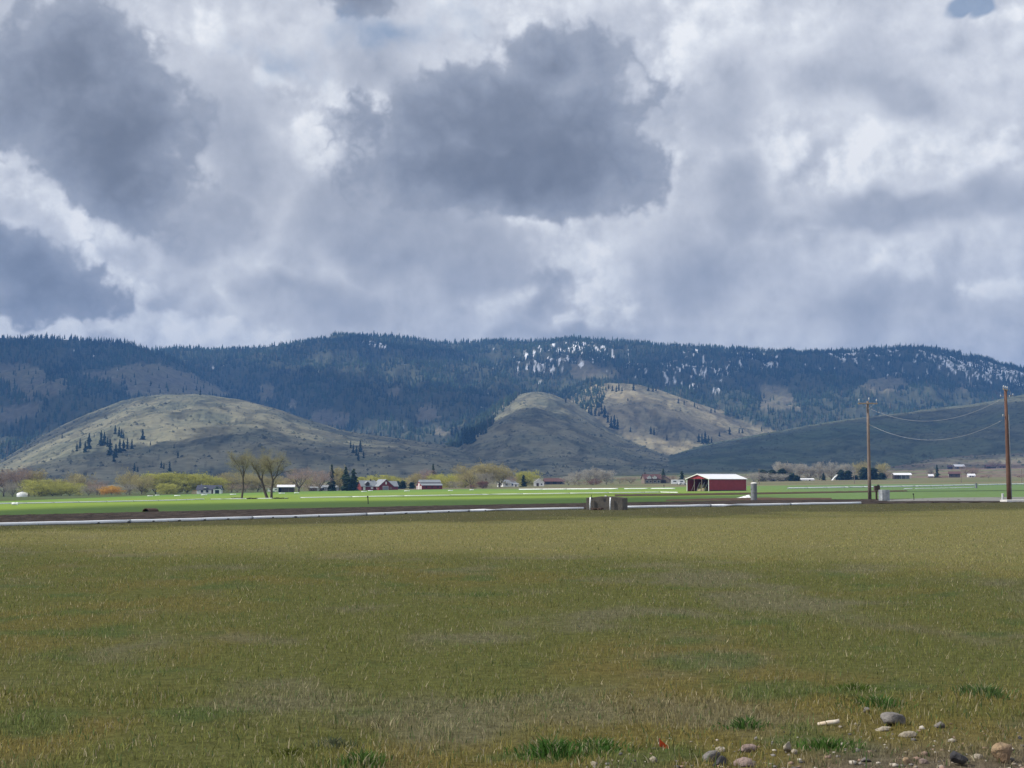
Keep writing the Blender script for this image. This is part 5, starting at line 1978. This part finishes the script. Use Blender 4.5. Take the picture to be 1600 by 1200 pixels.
# --- the two bare cottonwoods standing alone in the crop: three stems, built in more detail
def cottonwood(x, row, top_row, limbs, wcrown, label, seed, lean=0.0):
    """limbs: list of stems, each (lean px, fork height 0..1, n forks)"""
    r_ = np.random.default_rng(seed)
    X, Y, Z = spot(x, row)
    s = F / Y
    H = (row - top_row) / s
    root = empty('cottonwood', (X, Y, Z - .1))
    tips = []
    tm, lm = MB(), MB()

    def grow(p, d, ln, rad, k, mesh):
        pts, q, dd = [p], p.copy(), d.copy()
        n = 4
        for i in range(n):
            dd = dd + r_.normal(0, .10 + .05 * (4 - k), 3) + np.array([0, 0, .07])
            dd /= np.linalg.norm(dd)
            q = q + dd * ln / n
            pts.append(q.copy())
        rr = np.linspace(rad, rad * .66, n + 1)
        mesh.tube([Vector(v) for v in pts], list(rr), 9 if rad > .2 else (5 if rad > .05 else 3), False)
        if k <= 1:
            for v in pts[1:]:
                tips.append((v, dd))
        elif k == 2:
            tips.append((pts[2], dd))
            tips.append((pts[4], dd))
        if k == 0:
            return
        for j in range(r_.integers(2, 4) + (1 if k < 4 else 0)):
            i = n if j == 0 else r_.integers(1, n + 1)
            ax = r_.normal(size=3)
            ax -= dd * ax.dot(dd)
            ax /= np.linalg.norm(ax)
            sp = .62 if j else .2
            nd = dd * (1 - sp * .5) + ax * sp * r_.uniform(.7, 1.2)
            nd[2] += .12
            nd /= np.linalg.norm(nd)
            grow(pts[i], nd, ln * r_.uniform(.58, .80), rr[i] * (.82 if j == 0 else .62), k - 1, lm)
    for (bx, lx, fork, rad, seedk) in limbs:
        p0 = np.array([bx / s, r_.normal(0, .2), 0.0])
        top = p0 + np.array([lx / s, r_.normal(0, .3), fork * H])
        mid = (p0 + top) / 2 + np.array([r_.normal(0, .12), 0, 0])
        tm.tube([Vector(p0 + np.array([0, 0, -.3])), Vector(p0 + np.array([0, 0, .35])), Vector(mid), Vector(top)], [rad * 1.55, rad * 1.12, rad, rad * .9], 12, False)
        for j in range(3):
            a = r_.uniform(0, 6.28) if j > 1 else (0.2 if j else 3.3)
            nd = np.array([math.cos(a) * .26 + lx / s * .03, math.sin(a) * .26, 1.0])
            nd /= np.linalg.norm(nd)
            grow(top - np.array([0, 0, j * .25]), nd, (1 - fork) * H * .33, rad * .66, 4, lm)
        for zz in (fork * .72, fork * .45):
            a = r_.choice([0.3, 2.9, -.3]) + r_.normal(0, .2)
            nd = np.array([math.cos(a), math.sin(a), .35])
            grow(p0 + (top - p0) * zz / fork, nd / np.linalg.norm(nd), H * .11, rad * .22, 1, lm)
    P = np.array([t[0] for t in tips])
    D = np.array([t[1] for t in tips])
    P0 = P.copy()
    tm.build('trunk', M['bark_dark'], root, smooth=True)
    lo = lm.build('limbs', M['bark_dark'], root)
    n = len(P) * 4
    idx = r_.integers(0, len(P), n)
    dv = D[idx] + r_.normal(0, .55, (n, 3)) + np.array([0, 0, .1])
    dv /= np.linalg.norm(dv, axis=1, keepdims=True)
    bs = P[idx] + r_.normal(0, .25, (n, 3))
    nf = int(n * .45)                       # loose tufts that round the crown off
    c0 = np.array([np.median(P[:, 0]), np.median(P[:, 1]), H * .70])
    lobes = r_.normal(size=(46, 3))
    lobes = lobes / np.linalg.norm(lobes, axis=1, keepdims=True) * r_.uniform(.45, 1.0, (46, 1))
    lobes = c0 + lobes * np.array([H * .23, H * .23, H * .29])
    bs[:nf] = lobes[r_.integers(0, 46, nf)] + r_.normal(0, H * .035, (nf, 3))
    V, Fc = slivers(bs, dv, r_.uniform(.3, 1.0, n), r_.uniform(.006, .016, n), r_)
    t = r_.uniform(size=n)[:, None]
    colr = (np.array([.35, .32, .18]) * (1 - t) + np.array([.27, .245, .16]) * t) * r_.uniform(.8, 1.2, n)[:, None]
    link_mesh('crown', np_mesh('crown', V, Fc, M['attr_twig'], np.repeat(colr, 3, axis=0)), root)
    # fit the crown to its true height
    zt = np.percentile(V[:, 2], 99.6)
    k = H / zt
    wd = np.percentile(np.abs(V[:, 0] - np.median(V[:, 0])), 98)
    kx = (wcrown / s / 2) / wd
    for ch in root.children:
        ch.scale = (kx, kx, k)
    tag(root, label, 'tree', 'lone cottonwoods')
    print(label, 'tips', len(P), 'k', round(k, 2), round(kx, 2))


cottonwood(379, 779, 701, [(0, 1, .40, .21, 0)], 42, 'lone slim cottonwood with budding crown, left of the pair', 11)
cottonwood(418, 779, 699, [(0, -7, .34, .30, 0)], 44, 'left leaning cottonwood of the close pair', 23)
cottonwood(425, 779, 701, [(0, 2, .36, .30, 0)], 56, 'right cottonwood of the close pair with wide crown', 37)
# dark debris under them
for (x, r0, w, lab) in [(371, 779.5, 10, 'dark brush heap at the foot of the lone cottonwood'), (396, 780, 14, 'low line of dead branches between the cottonwoods'),
                        (440, 779.6, 20, 'low dark branch litter right of the paired cottonwoods')]:
    X, Y, Z = spot(x, r0)
    L = w / (F / Y)
    m = MB()
    for i in range(40):
        a = rnd.uniform(-.5, .5)
        p = Vector((rnd.uniform(-L / 2, L / 2), rnd.uniform(-.6, .6), rnd.uniform(0.02, .30)))
        d = Vector((math.cos(a), math.sin(a), rnd.uniform(-.2, .3))) * rnd.uniform(.3, .8)
        m.tube([p - d, p, p + d], [.05, .05, .02], 4)
    o = m.build('brush_pile', M['bark_dark'], loc=(X, Y, Z))
    tag(o, lab, 'brush pile', kind='stuff')

T = [
    (8, 905, 733, 62, 'bare_brown', 'tall bare brown tree cut by the left frame edge'),
    (38, 915, 731, 54, 'bare_brown', 'broad bare brown tree behind the white tarp stack'),
    (-22, 900, 736, 60, 'bare_brown', 'bare brown tree mostly outside the left frame edge'),
    (22, 880, 752, 34, 'bare_grey', 'small grey bare tree left of the white tarp stack'),
    (56, 920, 738, 30, 'olive', 'slim olive tree just behind the white tarp stack'),
    (64, 868, 751, 52, 'lime', 'yellow green willow right of the white tarp stack'),
    (84, 875, 754, 48, 'lime', 'second yellow green willow from the left'),
    (111, 880, 756, 46, 'lime', 'low yellow green willow left of the grey shrubs'),
    (98, 925, 750, 36, 'olive', 'olive tree behind the two leftmost willows'),
    (126, 930, 741, 40, 'olive', 'tall thin olive tree above the grey shrubs'),
    (140, 868, 758, 30, 'bare_grey', 'rounded grey shrub left of the orange willow'),
    (157, 872, 757, 26, 'bare_pink', 'pinkish bare shrub touching the orange willow'),
    (153, 905, 748, 34, 'bare_brown', 'bare brownish tree behind the orange willow'),
    (176, 862, 758.5, 32, 'willow', 'small orange weeping willow, the brightest tree at left'),
    (204, 900, 738, 40, 'olive', 'tall tan olive tree right of the orange willow'),
    (199, 872, 756, 34, 'bare_grey', 'grey green bush just right of the orange willow'),
    (224, 890, 745, 40, 'olive', 'olive tree between the tall tan tree and the thicket'),
    (244, 900, 742, 44, 'lime', 'first yellow green tree of the long thicket'),
    (268, 905, 741, 50, 'lime', 'second tree of the long yellow green thicket'),
    (293, 905, 742, 46, 'lime', 'third tree of the thicket, behind the straw stack'),
    (318, 910, 743, 48, 'lime', 'tree of the thicket right behind the navy roof'),
    (340, 910, 748, 42, 'lime', 'tree of the thicket above the right end of the navy roof'),
    (262, 865, 757, 30, 'lime', 'low yellow green bush before the long thicket'),
    (362, 920, 740, 44, 'olive', 'olive tree left behind the lone cottonwood'),
    (384, 915, 742, 40, 'olive', 'olive tree right behind the lone cottonwood'),
    (372, 860, 756, 30, 'bare_brown', 'low brown bush behind the lone cottonwood stem'),
    (404, 920, 745, 36, 'olive', 'olive tree between the cottonwoods'),
    (434, 925, 746, 36, 'olive', 'olive tree behind the right cottonwood'),
    (452, 915, 748, 30, 'olive', 'olive bush behind the white roofed shed'),
    (468, 850, 731.5, 42, 'bare_pink', 'round bare pinkish tree right of the white roofed shed'),
    (500, 875, 735, 36, 'bare_pink', 'second round bare pinkish tree, left of the conifers'),
    (484, 905, 746, 26, 'olive', 'olive bush between the two pinkish trees'),
    (531, 905, 733, 22, 'olive', 'tan budding tree between the two dark conifers'),
    (566, 930, 747, 30, 'lime', 'yellow green tree left behind the red farmhouse'),
    (588, 985, 744, 34, 'lime', 'yellow green tree behind the red farmhouse roof'),
    (612, 985, 745, 36, 'lime', 'yellow green tree right behind the red farmhouse'),
    (634, 995, 748, 30, 'olive', 'low olive tree behind the dark hedge'),
    (650, 960, 742, 24, 'olive', 'olive tree left behind the red monitor barn'),
    (666, 985, 734, 30, 'bare_pink', 'brown crowned tree above the red monitor barn'),
    (682, 960, 743, 30, 'lime', 'yellow green tree right above the monitor barn'),
    (703, 940, 742, 40, 'lime', 'yellow green hedge tree right of the monitor barn'),
    (727, 945, 743, 36, 'lime', 'yellow green hedge tree left of the big olive trees'),
    (712, 900, 751, 26, 'bare_grey', 'grey bush before the yellow green hedge'),
    (736, 915, 729, 44, 'olive', 'big round olive tree left of the white house'),
    (760, 925, 726, 40, 'olive', 'biggest olive tree behind the white house'),
    (781, 935, 729, 36, 'olive', 'olive tree just above the white house roof'),
    (756, 880, 738, 30, 'bare_grey', 'grey twiggy tree before the big olive trees'),
    (798, 990, 743, 26, 'bare_brown', 'brownish bush behind the white house'),
    (823, 1010, 738, 32, 'lime', 'round yellow green tree behind the small conifer'),
    (754, 868, 751, 18, 'redbush', 'dark red bush left of the white house'),
    (738, 872, 757, 16, 'redbush', 'small dark red bush left of the larger one'),
    (888, 1010, 744, 22, 'bare_white', 'small pale bare tree left of the red brush'),
    (898, 1030, 737, 18, 'bare_white', 'slim pale bare tree left of the red brush'),
    (922, 1040, 734, 30, 'bare_white', 'broad pale bare tree above the red brush'),
    (932, 1045, 731, 14, 'bare_white', 'tallest slim pale bare tree of the middle group'),
    (947, 1035, 735, 24, 'bare_white', 'pale bare tree right of the red brush'),
    (926, 1000, 748, 32, 'redbush', 'wide reddish brush under the pale bare trees'),
    (905, 980, 752, 26, 'bare_brown', 'low tan brush left under the pale bare trees'),
    (968, 1060, 746, 24, 'bare_brown', 'brown bush right of the pale bare trees'),
    (985, 1060, 744, 22, 'bare_brown', 'brown bush left of the brown roofed house'),
    (1030, 1110, 741, 34, 'bare_pink', 'reddish bare tree behind the brown roofed house'),
    (1049, 1100, 742, 24, 'bare_brown', 'brown bare tree between house and motor home'),
    (1176, 1130, 739, 14, 'bare_white', 'slim grey tree first right of the big barn'),
    (1188, 1120, 738, 24, 'bare_white', 'low grey tree in front of the dark conifer row'),
    (1204, 1120, 739, 24, 'bare_white', 'second low grey tree before the dark conifer row'),
    (1219, 1120, 740, 22, 'bare_white', 'third low grey tree before the dark conifer row'),
    (1216, 1230, 722, 22, 'bare_white', 'tall pale bare poplar above the dark conifer row'),
    (1232, 1235, 724, 20, 'bare_white', 'tall pale poplar right of the first tall one'),
    (1248, 1220, 725, 26, 'bare_white', 'pale poplar in front of which the long low building stands'),
    (1264, 1230, 728, 22, 'bare_white', 'slightly lower pale poplar in the right row'),
    (1280, 1235, 722, 24, 'bare_white', 'tallest pale poplar in the middle of the right row'),
    (1298, 1230, 723, 24, 'bare_white', 'pale poplar behind the A frame shelter'),
    (1322, 1240, 725, 24, 'bare_white', 'pale poplar between the two dark conifer groups'),
    (1345, 1245, 723, 24, 'olive', 'greenish poplar left of the near pole'),
    (1375, 1245, 726, 26, 'olive', 'greenish poplar right of the near pole'),
    (1384, 1230, 736, 18, 'bare_brown', 'low brown tree right of the near pole'),
    (1453, 1420, 728, 16, 'bare_grey', 'grey bare tree left of the dark cypress'),
    (1512, 1385, 728, 28, 'bare_brown', 'bare dark tree right of the dark farmhouse'),
    (1520, 1400, 731, 16, 'bare_brown', 'second bare tree right of the dark farmhouse'),
    (1472, 1290, 743, 22, 'redbush', 'dark hedge bush left of the dark farmhouse'),
    (1533, 1290, 743, 14, 'redbush', 'dark round shrub right of the bare trees'),
    (1543, 1200, 741, 10, 'bare_brown', 'small dark bare tree left of the right pole'),
    (1550, 1300, 746, 12, 'redbush', 'low dark shrub left of the right pole'),
    (1594, 1260, 742, 16, 'redbush', 'dark shrub at the right frame edge'),
    (1553, 2050, 718, 20, 'bare_brown', 'bare tree on the brown slope left of the right pole'),
]
for i, (x, Y, tr, w, st, lab) in enumerate(T):
    nm = 'shrub' if ('bush' in lab or 'shrub' in lab or 'brush' in lab) else None
    small = (w < 24) or Y > 1100
    deciduous(x, Y, tr - (2 if st in ('lime', 'olive') else 0), w * 1.22, st, lab, 300 + i, name=nm, full=.8 if small else 1.0)


# --- conifers of the farmsteads
def conifer_parts(seed, tiers=16, seg=11, fat=.24, rnd_=False):
    r_ = np.random.default_rng(seed)
    V, Fc, Cc = [], [], []
    for t in range(tiers):
        z0 = .06 + .90 * t / tiers
        rad = fat * ((1 - z0) ** .75 if not rnd_ else math.sqrt(max(.03, 1 - ((z0 - .36) / .66) ** 2))) * (1.0 + .22 * r_.normal())
        for k in range(seg):
            a = 6.283 * k / seg + r_.uniform(-.3, .3) + t * .7
            if r_.uniform() < .12:
                continue
            L = rad * r_.uniform(.45, 1.3)
            w = .34 * L + .012
            dz = -.055 * (L / .2) + r_.normal(0, .01)
            ca, sa = math.cos(a), math.sin(a)
            b = len(V)
            zz = z0 + r_.uniform(-.02, .03)
            V += [(0, 0, zz + .045), (ca * L * .55 - sa * w, sa * L * .55 + ca * w, zz + dz * .4 - .012), (ca * L, sa * L, zz + dz),
                  (ca * L * .55 + sa * w, sa * L * .55 - ca * w, zz + dz * .4 - .012), (ca * L * .5, sa * L * .5, zz + .03)]
            Fc += [(b, b + 1, b + 4), (b + 1, b + 2, b + 4), (b + 2, b + 3, b + 4), (b + 3, b, b + 4), (b, b + 3, b + 1), (b + 1, b + 3, b + 2)]
            g = r_.uniform(.7, 1.35)
            Cc += [np.array([.026, .043, .022]) * g] * 5
    b = len(V)
    V += [(.012, 0, .92), (-.008, .01, .92), (-.006, -.01, .92), (0, 0, 1.0)]
    Fc += [(b, b + 1, b + 3), (b + 1, b + 2, b + 3), (b + 2, b, b + 3)]
    Cc += [np.array([.026, .043, .022])] * 4
    crown = np_mesh('crown', np.array(V), np.array(Fc), M['attr_leaf'], np.array(Cc))
    trunk = MB().tube([(0, 0, -.05), (0, 0, .5), (0, 0, .93)], [.02, .014, .004], 6).mesh('trunk', M['bark_dark'])
    return crown, trunk


CON = [conifer_parts(s_, fat=f_, rnd_=(s_ == 4)) for s_, f_ in ((1, .24), (2, .28), (3, .20), (4, .34))]


def conifer(pos, H, wid, var, label, group, name='conifer', rz=0.0, cat='tree'):
    crown, trunk = CON[var]
    r_ = empty(name, pos, rz)
    fat = (.24, .28, .20, .34)[var] * 2
    for n_, me in (('crown', crown), ('trunk', trunk)):
        o = link_mesh(n_, me, r_)
        o.scale = (wid / fat, wid / fat, H)
    tag(r_, label, cat, group)
    return r_


for i, (x, Y, tr, w, var, lab) in enumerate([
        (519, 880, 723.5, 15, 2, 'slender dark conifer, leftmost of the farm conifers'),
        (541, 890, 727, 22, 0, 'tall dark conifer in the middle of the farm group'),
        (553, 872, 731, 27, 1, 'broad dark conifer left of the red farmhouse'),
        (546, 868, 743, 22, 3, 'low dark conifer at the foot of the farm group'),
        (677, 1050, 723, 15, 0, 'dark conifer rising behind the red monitor barn'),
        (818, 960, 741, 17, 1, 'small dark conifer between the two white buildings'),
        (1036, 1150, 731, 11, 0, 'dark conifer behind the brown roofed house'),
        (1065, 1020, 735, 17, 1, 'dark conifer behind the motor home'),
        (1192, 1150, 733, 20, 3, 'first dark conifer of the row right of the barn'),
        (1206, 1155, 733, 20, 3, 'second dark conifer of the row right of the barn'),
        (1221, 1150, 731, 20, 3, 'third dark conifer of the row right of the barn'),
        (1236, 1145, 738, 18, 3, 'lower dark conifer ending the row right of the barn'),
        (1244, 1140, 742, 14, 3, 'smallest dark conifer right end of the row'),
        (1286, 1180, 738, 12, 1, 'small dark conifer left of the A frame shelter'),
        (1313, 1190, 733, 18, 3, 'dark conifer right of the A frame shelter'),
        (1324, 1195, 734, 16, 3, 'second dark conifer right of the A frame shelter'),
        (1336, 1190, 742, 12, 3, 'small dark conifer left of the near pole'),
        (1350, 1185, 729, 20, 3, 'dark conifer directly left of the near pole'),
        (1364, 1190, 730, 20, 3, 'dark conifer directly behind the near pole'),
        (1377, 1185, 738, 18, 3, 'lower dark conifer right of the near pole'),
        (1463, 1330, 725, 9, 2, 'dark column shaped cypress left of the dark farmhouse'),
        (622, 940, 751, 12, 3, 'left dark evergreen of the hedge by the monitor barn'),
        (630, 940, 750, 13, 3, 'middle dark evergreen of the hedge by the monitor barn'),
        (644, 940, 752.5, 13, 3, 'right dark evergreen of the hedge by the monitor barn')]):
    X, _, Z = on_ground(x, Y)
    H = world_at(x, tr, Y)[2] - Z
    conifer((X, Y, Z - .1), H, w * Y / F, var, lab, 'farmstead conifers', rz=i * 1.3)

# --- single pines scattered on the open hillsides
PINES = [
    ('in the loose cluster on the round hill', 'pines on the round hill',
     [(120, 705, 13), (125, 700, 15), (133, 707, 18), (139, 701, 24), (147, 683, 6), (158, 696, 24), (163, 694, 20), (168, 698, 16), (172, 712, 26),
      (178, 721, 18), (181, 715, 22), (187, 708, 22), (193, 705, 18), (199, 702, 18), (206, 702, 16)]),
    ('in the tight clump above the loose cluster', 'pines in the small clump', [(180, 678, 14), (186, 682, 16), (190, 684, 13), (193, 685, 10)]),
    ('of those standing alone on the round hill', 'lone pines on the round hill', [(223, 687, 17), (235, 695, 6), (234, 707, 6), (272, 700, 6), (278, 716, 13), (97, 685, 9)]),
    ('near the round hill foot above the thicket', 'pines at the hill foot', [(210, 737, 14), (215, 738, 9), (252, 731, 11), (256, 733, 10), (265, 737, 16), (345, 744, 6)]),
    ('on the brown clearing of the left ridge', 'pines on the brown clearing', [(235, 603, 8), (291, 610, 8), (313, 617, 10), (307, 610, 8), (195, 600, 10), (210, 590, 8)]),
    ('in the dark gully below the round hill', 'pines in the gully', [(548, 700, 12), (552, 708, 14), (557, 712, 16), (563, 706, 18), (560, 720, 14), (568, 716, 12)]),
    ('in the pointed stand left of the middle hill', 'pines in the pointed stand',
     [(706, 680, 18), (715, 690, 20), (722, 692, 24), (730, 694, 28), (737, 693, 26), (741, 690, 22), (712, 684, 16), (726, 688, 22), (734, 684, 20)]),
    ('on the crest of the middle hill', 'pines on the middle hill crest', [(816, 612, 12), (820, 612, 13), (884, 629, 8)]),
    ('on the pale sunlit slope', 'pines on the pale slope',
     [(951, 608, 8), (957, 611, 9), (963, 612, 10), (967, 610, 12), (972, 612, 8), (990, 610, 14), (1013, 611, 10), (1020, 612, 11), (1025, 611, 9), (981, 626, 5), (1060, 630, 8),
      (1069, 632, 7), (1085, 636, 9), (1090, 639, 5), (1111, 645, 8), (1117, 645, 8), (1158, 654, 5)]),
    ('between the middle hill and the pale slope', 'pines in the saddle stand',
     [(930, 650, 12), (945, 652, 18), (950, 660, 16), (955, 668, 18), (960, 670, 22), (965, 670, 16), (940, 647, 12), (936, 650, 10), (985, 675, 8), (1017, 678, 12), (1022, 680, 12), (1042, 688, 9)]),
    ('on the left shoulder of the right hill', 'pines on the right hill',
     [(1092, 691, 14), (1097, 693, 16), (1102, 692, 18), (1107, 694, 14), (1112, 692, 10), (1124, 682, 8), (1140, 679, 12), (1155, 677, 9), (1160, 677, 8), (1190, 674, 8)]),
]
k = 0
ORD = ('first second third fourth fifth sixth seventh eighth ninth tenth eleventh twelfth thirteenth '
       'fourteenth fifteenth sixteenth seventeenth eighteenth').split()
for rest, grp, pts in PINES:
    for i_, (x, y, hp) in enumerate(sorted(pts)):
        lab = ORD[i_] + ' pine from the left ' + rest
        q = hill_hit(x, y)
        if q is None:
            continue
        X, Y, Z = q
        H = hp * Y / F * 1.05
        conifer((X, Y, Z - .3), H, H * rnd.uniform(.36, .48), (0, 1, 2)[k % 3], lab, grp, 'pine_tree', rz=k * 1.7)
        k += 1
print('pines', k)

# ------------------------------------------------------------------ air
HAZE = 9.2e-5
def build_haze():
    mb = MB().box((0, 0, 0), (44000, 44000, 712.0))
    m = bpy.data.materials.new('haze_air')
    m.use_nodes = True
    nt = m.node_tree
    nt.nodes.clear()
    out = nt.nodes.new('ShaderNodeOutputMaterial')
    v = nt.nodes.new('ShaderNodeVolumePrincipled')
    v.inputs['Color'].default_value = (0.16, 0.42, 0.98, 1)
    v.inputs['Density'].default_value = HAZE
    v.inputs['Anisotropy'].default_value = 0.0
    nt.links.new(v.outputs[0], out.inputs['Volume'])
    o = mb.build('haze', m, loc=(0, 0, 712.0 / 2 - 32.0))
    tag(o, 'thin bluish haze filling the air of the valley', 'haze', kind='stuff')


build_haze()


# ------------------------------------------------------------------ unseen clouds above the frame, placed to shade the slopes
CLOUD_Z = 2700.0


def cloud(x, y, rx, ry, rz, density, label, seed):
    """a heap cloud whose shade falls on the slope seen at x, y"""
    q = hill_hit(x, y)
    P = np.array(q)
    c = P + SUN_DIR * ((CLOUD_Z - P[2]) / SUN_DIR[2])
    bm = bmesh.new()
    bmesh.ops.create_icosphere(bm, subdivisions=5, radius=1.0)
    co = np.array([v.co[:] for v in bm.verts])
    n = fbm(co[:, 0] * 1.6 + seed, co[:, 1] * 1.6 + co[:, 2], 4, seed)
    n2 = fbm(co[:, 1] * 2.4 - seed, co[:, 2] * 2.4 + co[:, 0] * 1.2, 4, seed + 5)
    k = 1 + .42 * n + .26 * n2
    for v, kk in zip(bm.verts, k):
        p = v.co * float(kk)
        if p.z < 0:
            p.z *= .45
        v.co = Vector((p.x * rx, p.y * ry, p.z * rz))
    me = bpy.data.meshes.new('cloud')
    bm.to_mesh(me)
    bm.free()
    m = bpy.data.materials.new('cloud_vapour')
    m.use_nodes = True
    nt = m.node_tree
    nt.nodes.clear()
    out = nt.nodes.new('ShaderNodeOutputMaterial')
    vp = nt.nodes.new('ShaderNodeVolumePrincipled')
    vp.inputs['Color'].default_value = (1, 1, 1, 1)
    vp.inputs['Density'].default_value = density
    vp.inputs['Anisotropy'].default_value = 0.3
    nt.links.new(vp.outputs[0], out.inputs['Volume'])
    me.materials.append(m)
    o = link_mesh('cloud', me, loc=tuple(c))
    tag(o, label, 'cloud', 'unseen heap clouds shading the hills')


cloud(110, 565, 950, 650, 280, 7e-3, 'unseen heap cloud shading the left wooded ridge', 3)
cloud(-60, 610, 700, 520, 240, 8e-3, 'unseen heap cloud shading the far left clearings', 60)
cloud(1420, 585, 1250, 700, 300, 6e-3, 'wide unseen heap cloud shading the snowy right ridge', 8)
cloud(1420, 680, 820, 760, 300, 8e-3, 'unseen heap cloud shading the dark right hill', 14)
cloud(1080, 718, 300, 330, 200, 9e-3, 'unseen heap cloud shading the left shoulder of the right hill', 66)
cloud(785, 670, 420, 600, 230, 9e-3, 'unseen heap cloud shading the middle hill', 21)
cloud(1015, 660, 190, 230, 150, 9e-3, 'small unseen heap cloud shading the foot of the pale slope', 27)
cloud(430, 710, 430, 330, 200, 8e-3, 'unseen heap cloud shading the right flank of the round hill', 33)
cloud(620, 625, 560, 330, 200, 6e-3, 'long unseen heap cloud shading the lower central woods', 41)
cloud(560, 532, 420, 300, 180, 5e-3, 'unseen heap cloud shading the highest summit', 47)
cloud(40, 700, 260, 300, 170, 8e-3, 'unseen heap cloud shading the left foot of the round hill', 52)
cloud(880, 737, 640, 420, 230, 8e-3, 'unseen heap cloud shading the central foothill foot', 71)
cloud(290, 738, 480, 230, 190, 7e-3, 'unseen heap cloud shading the lower round hill', 77)
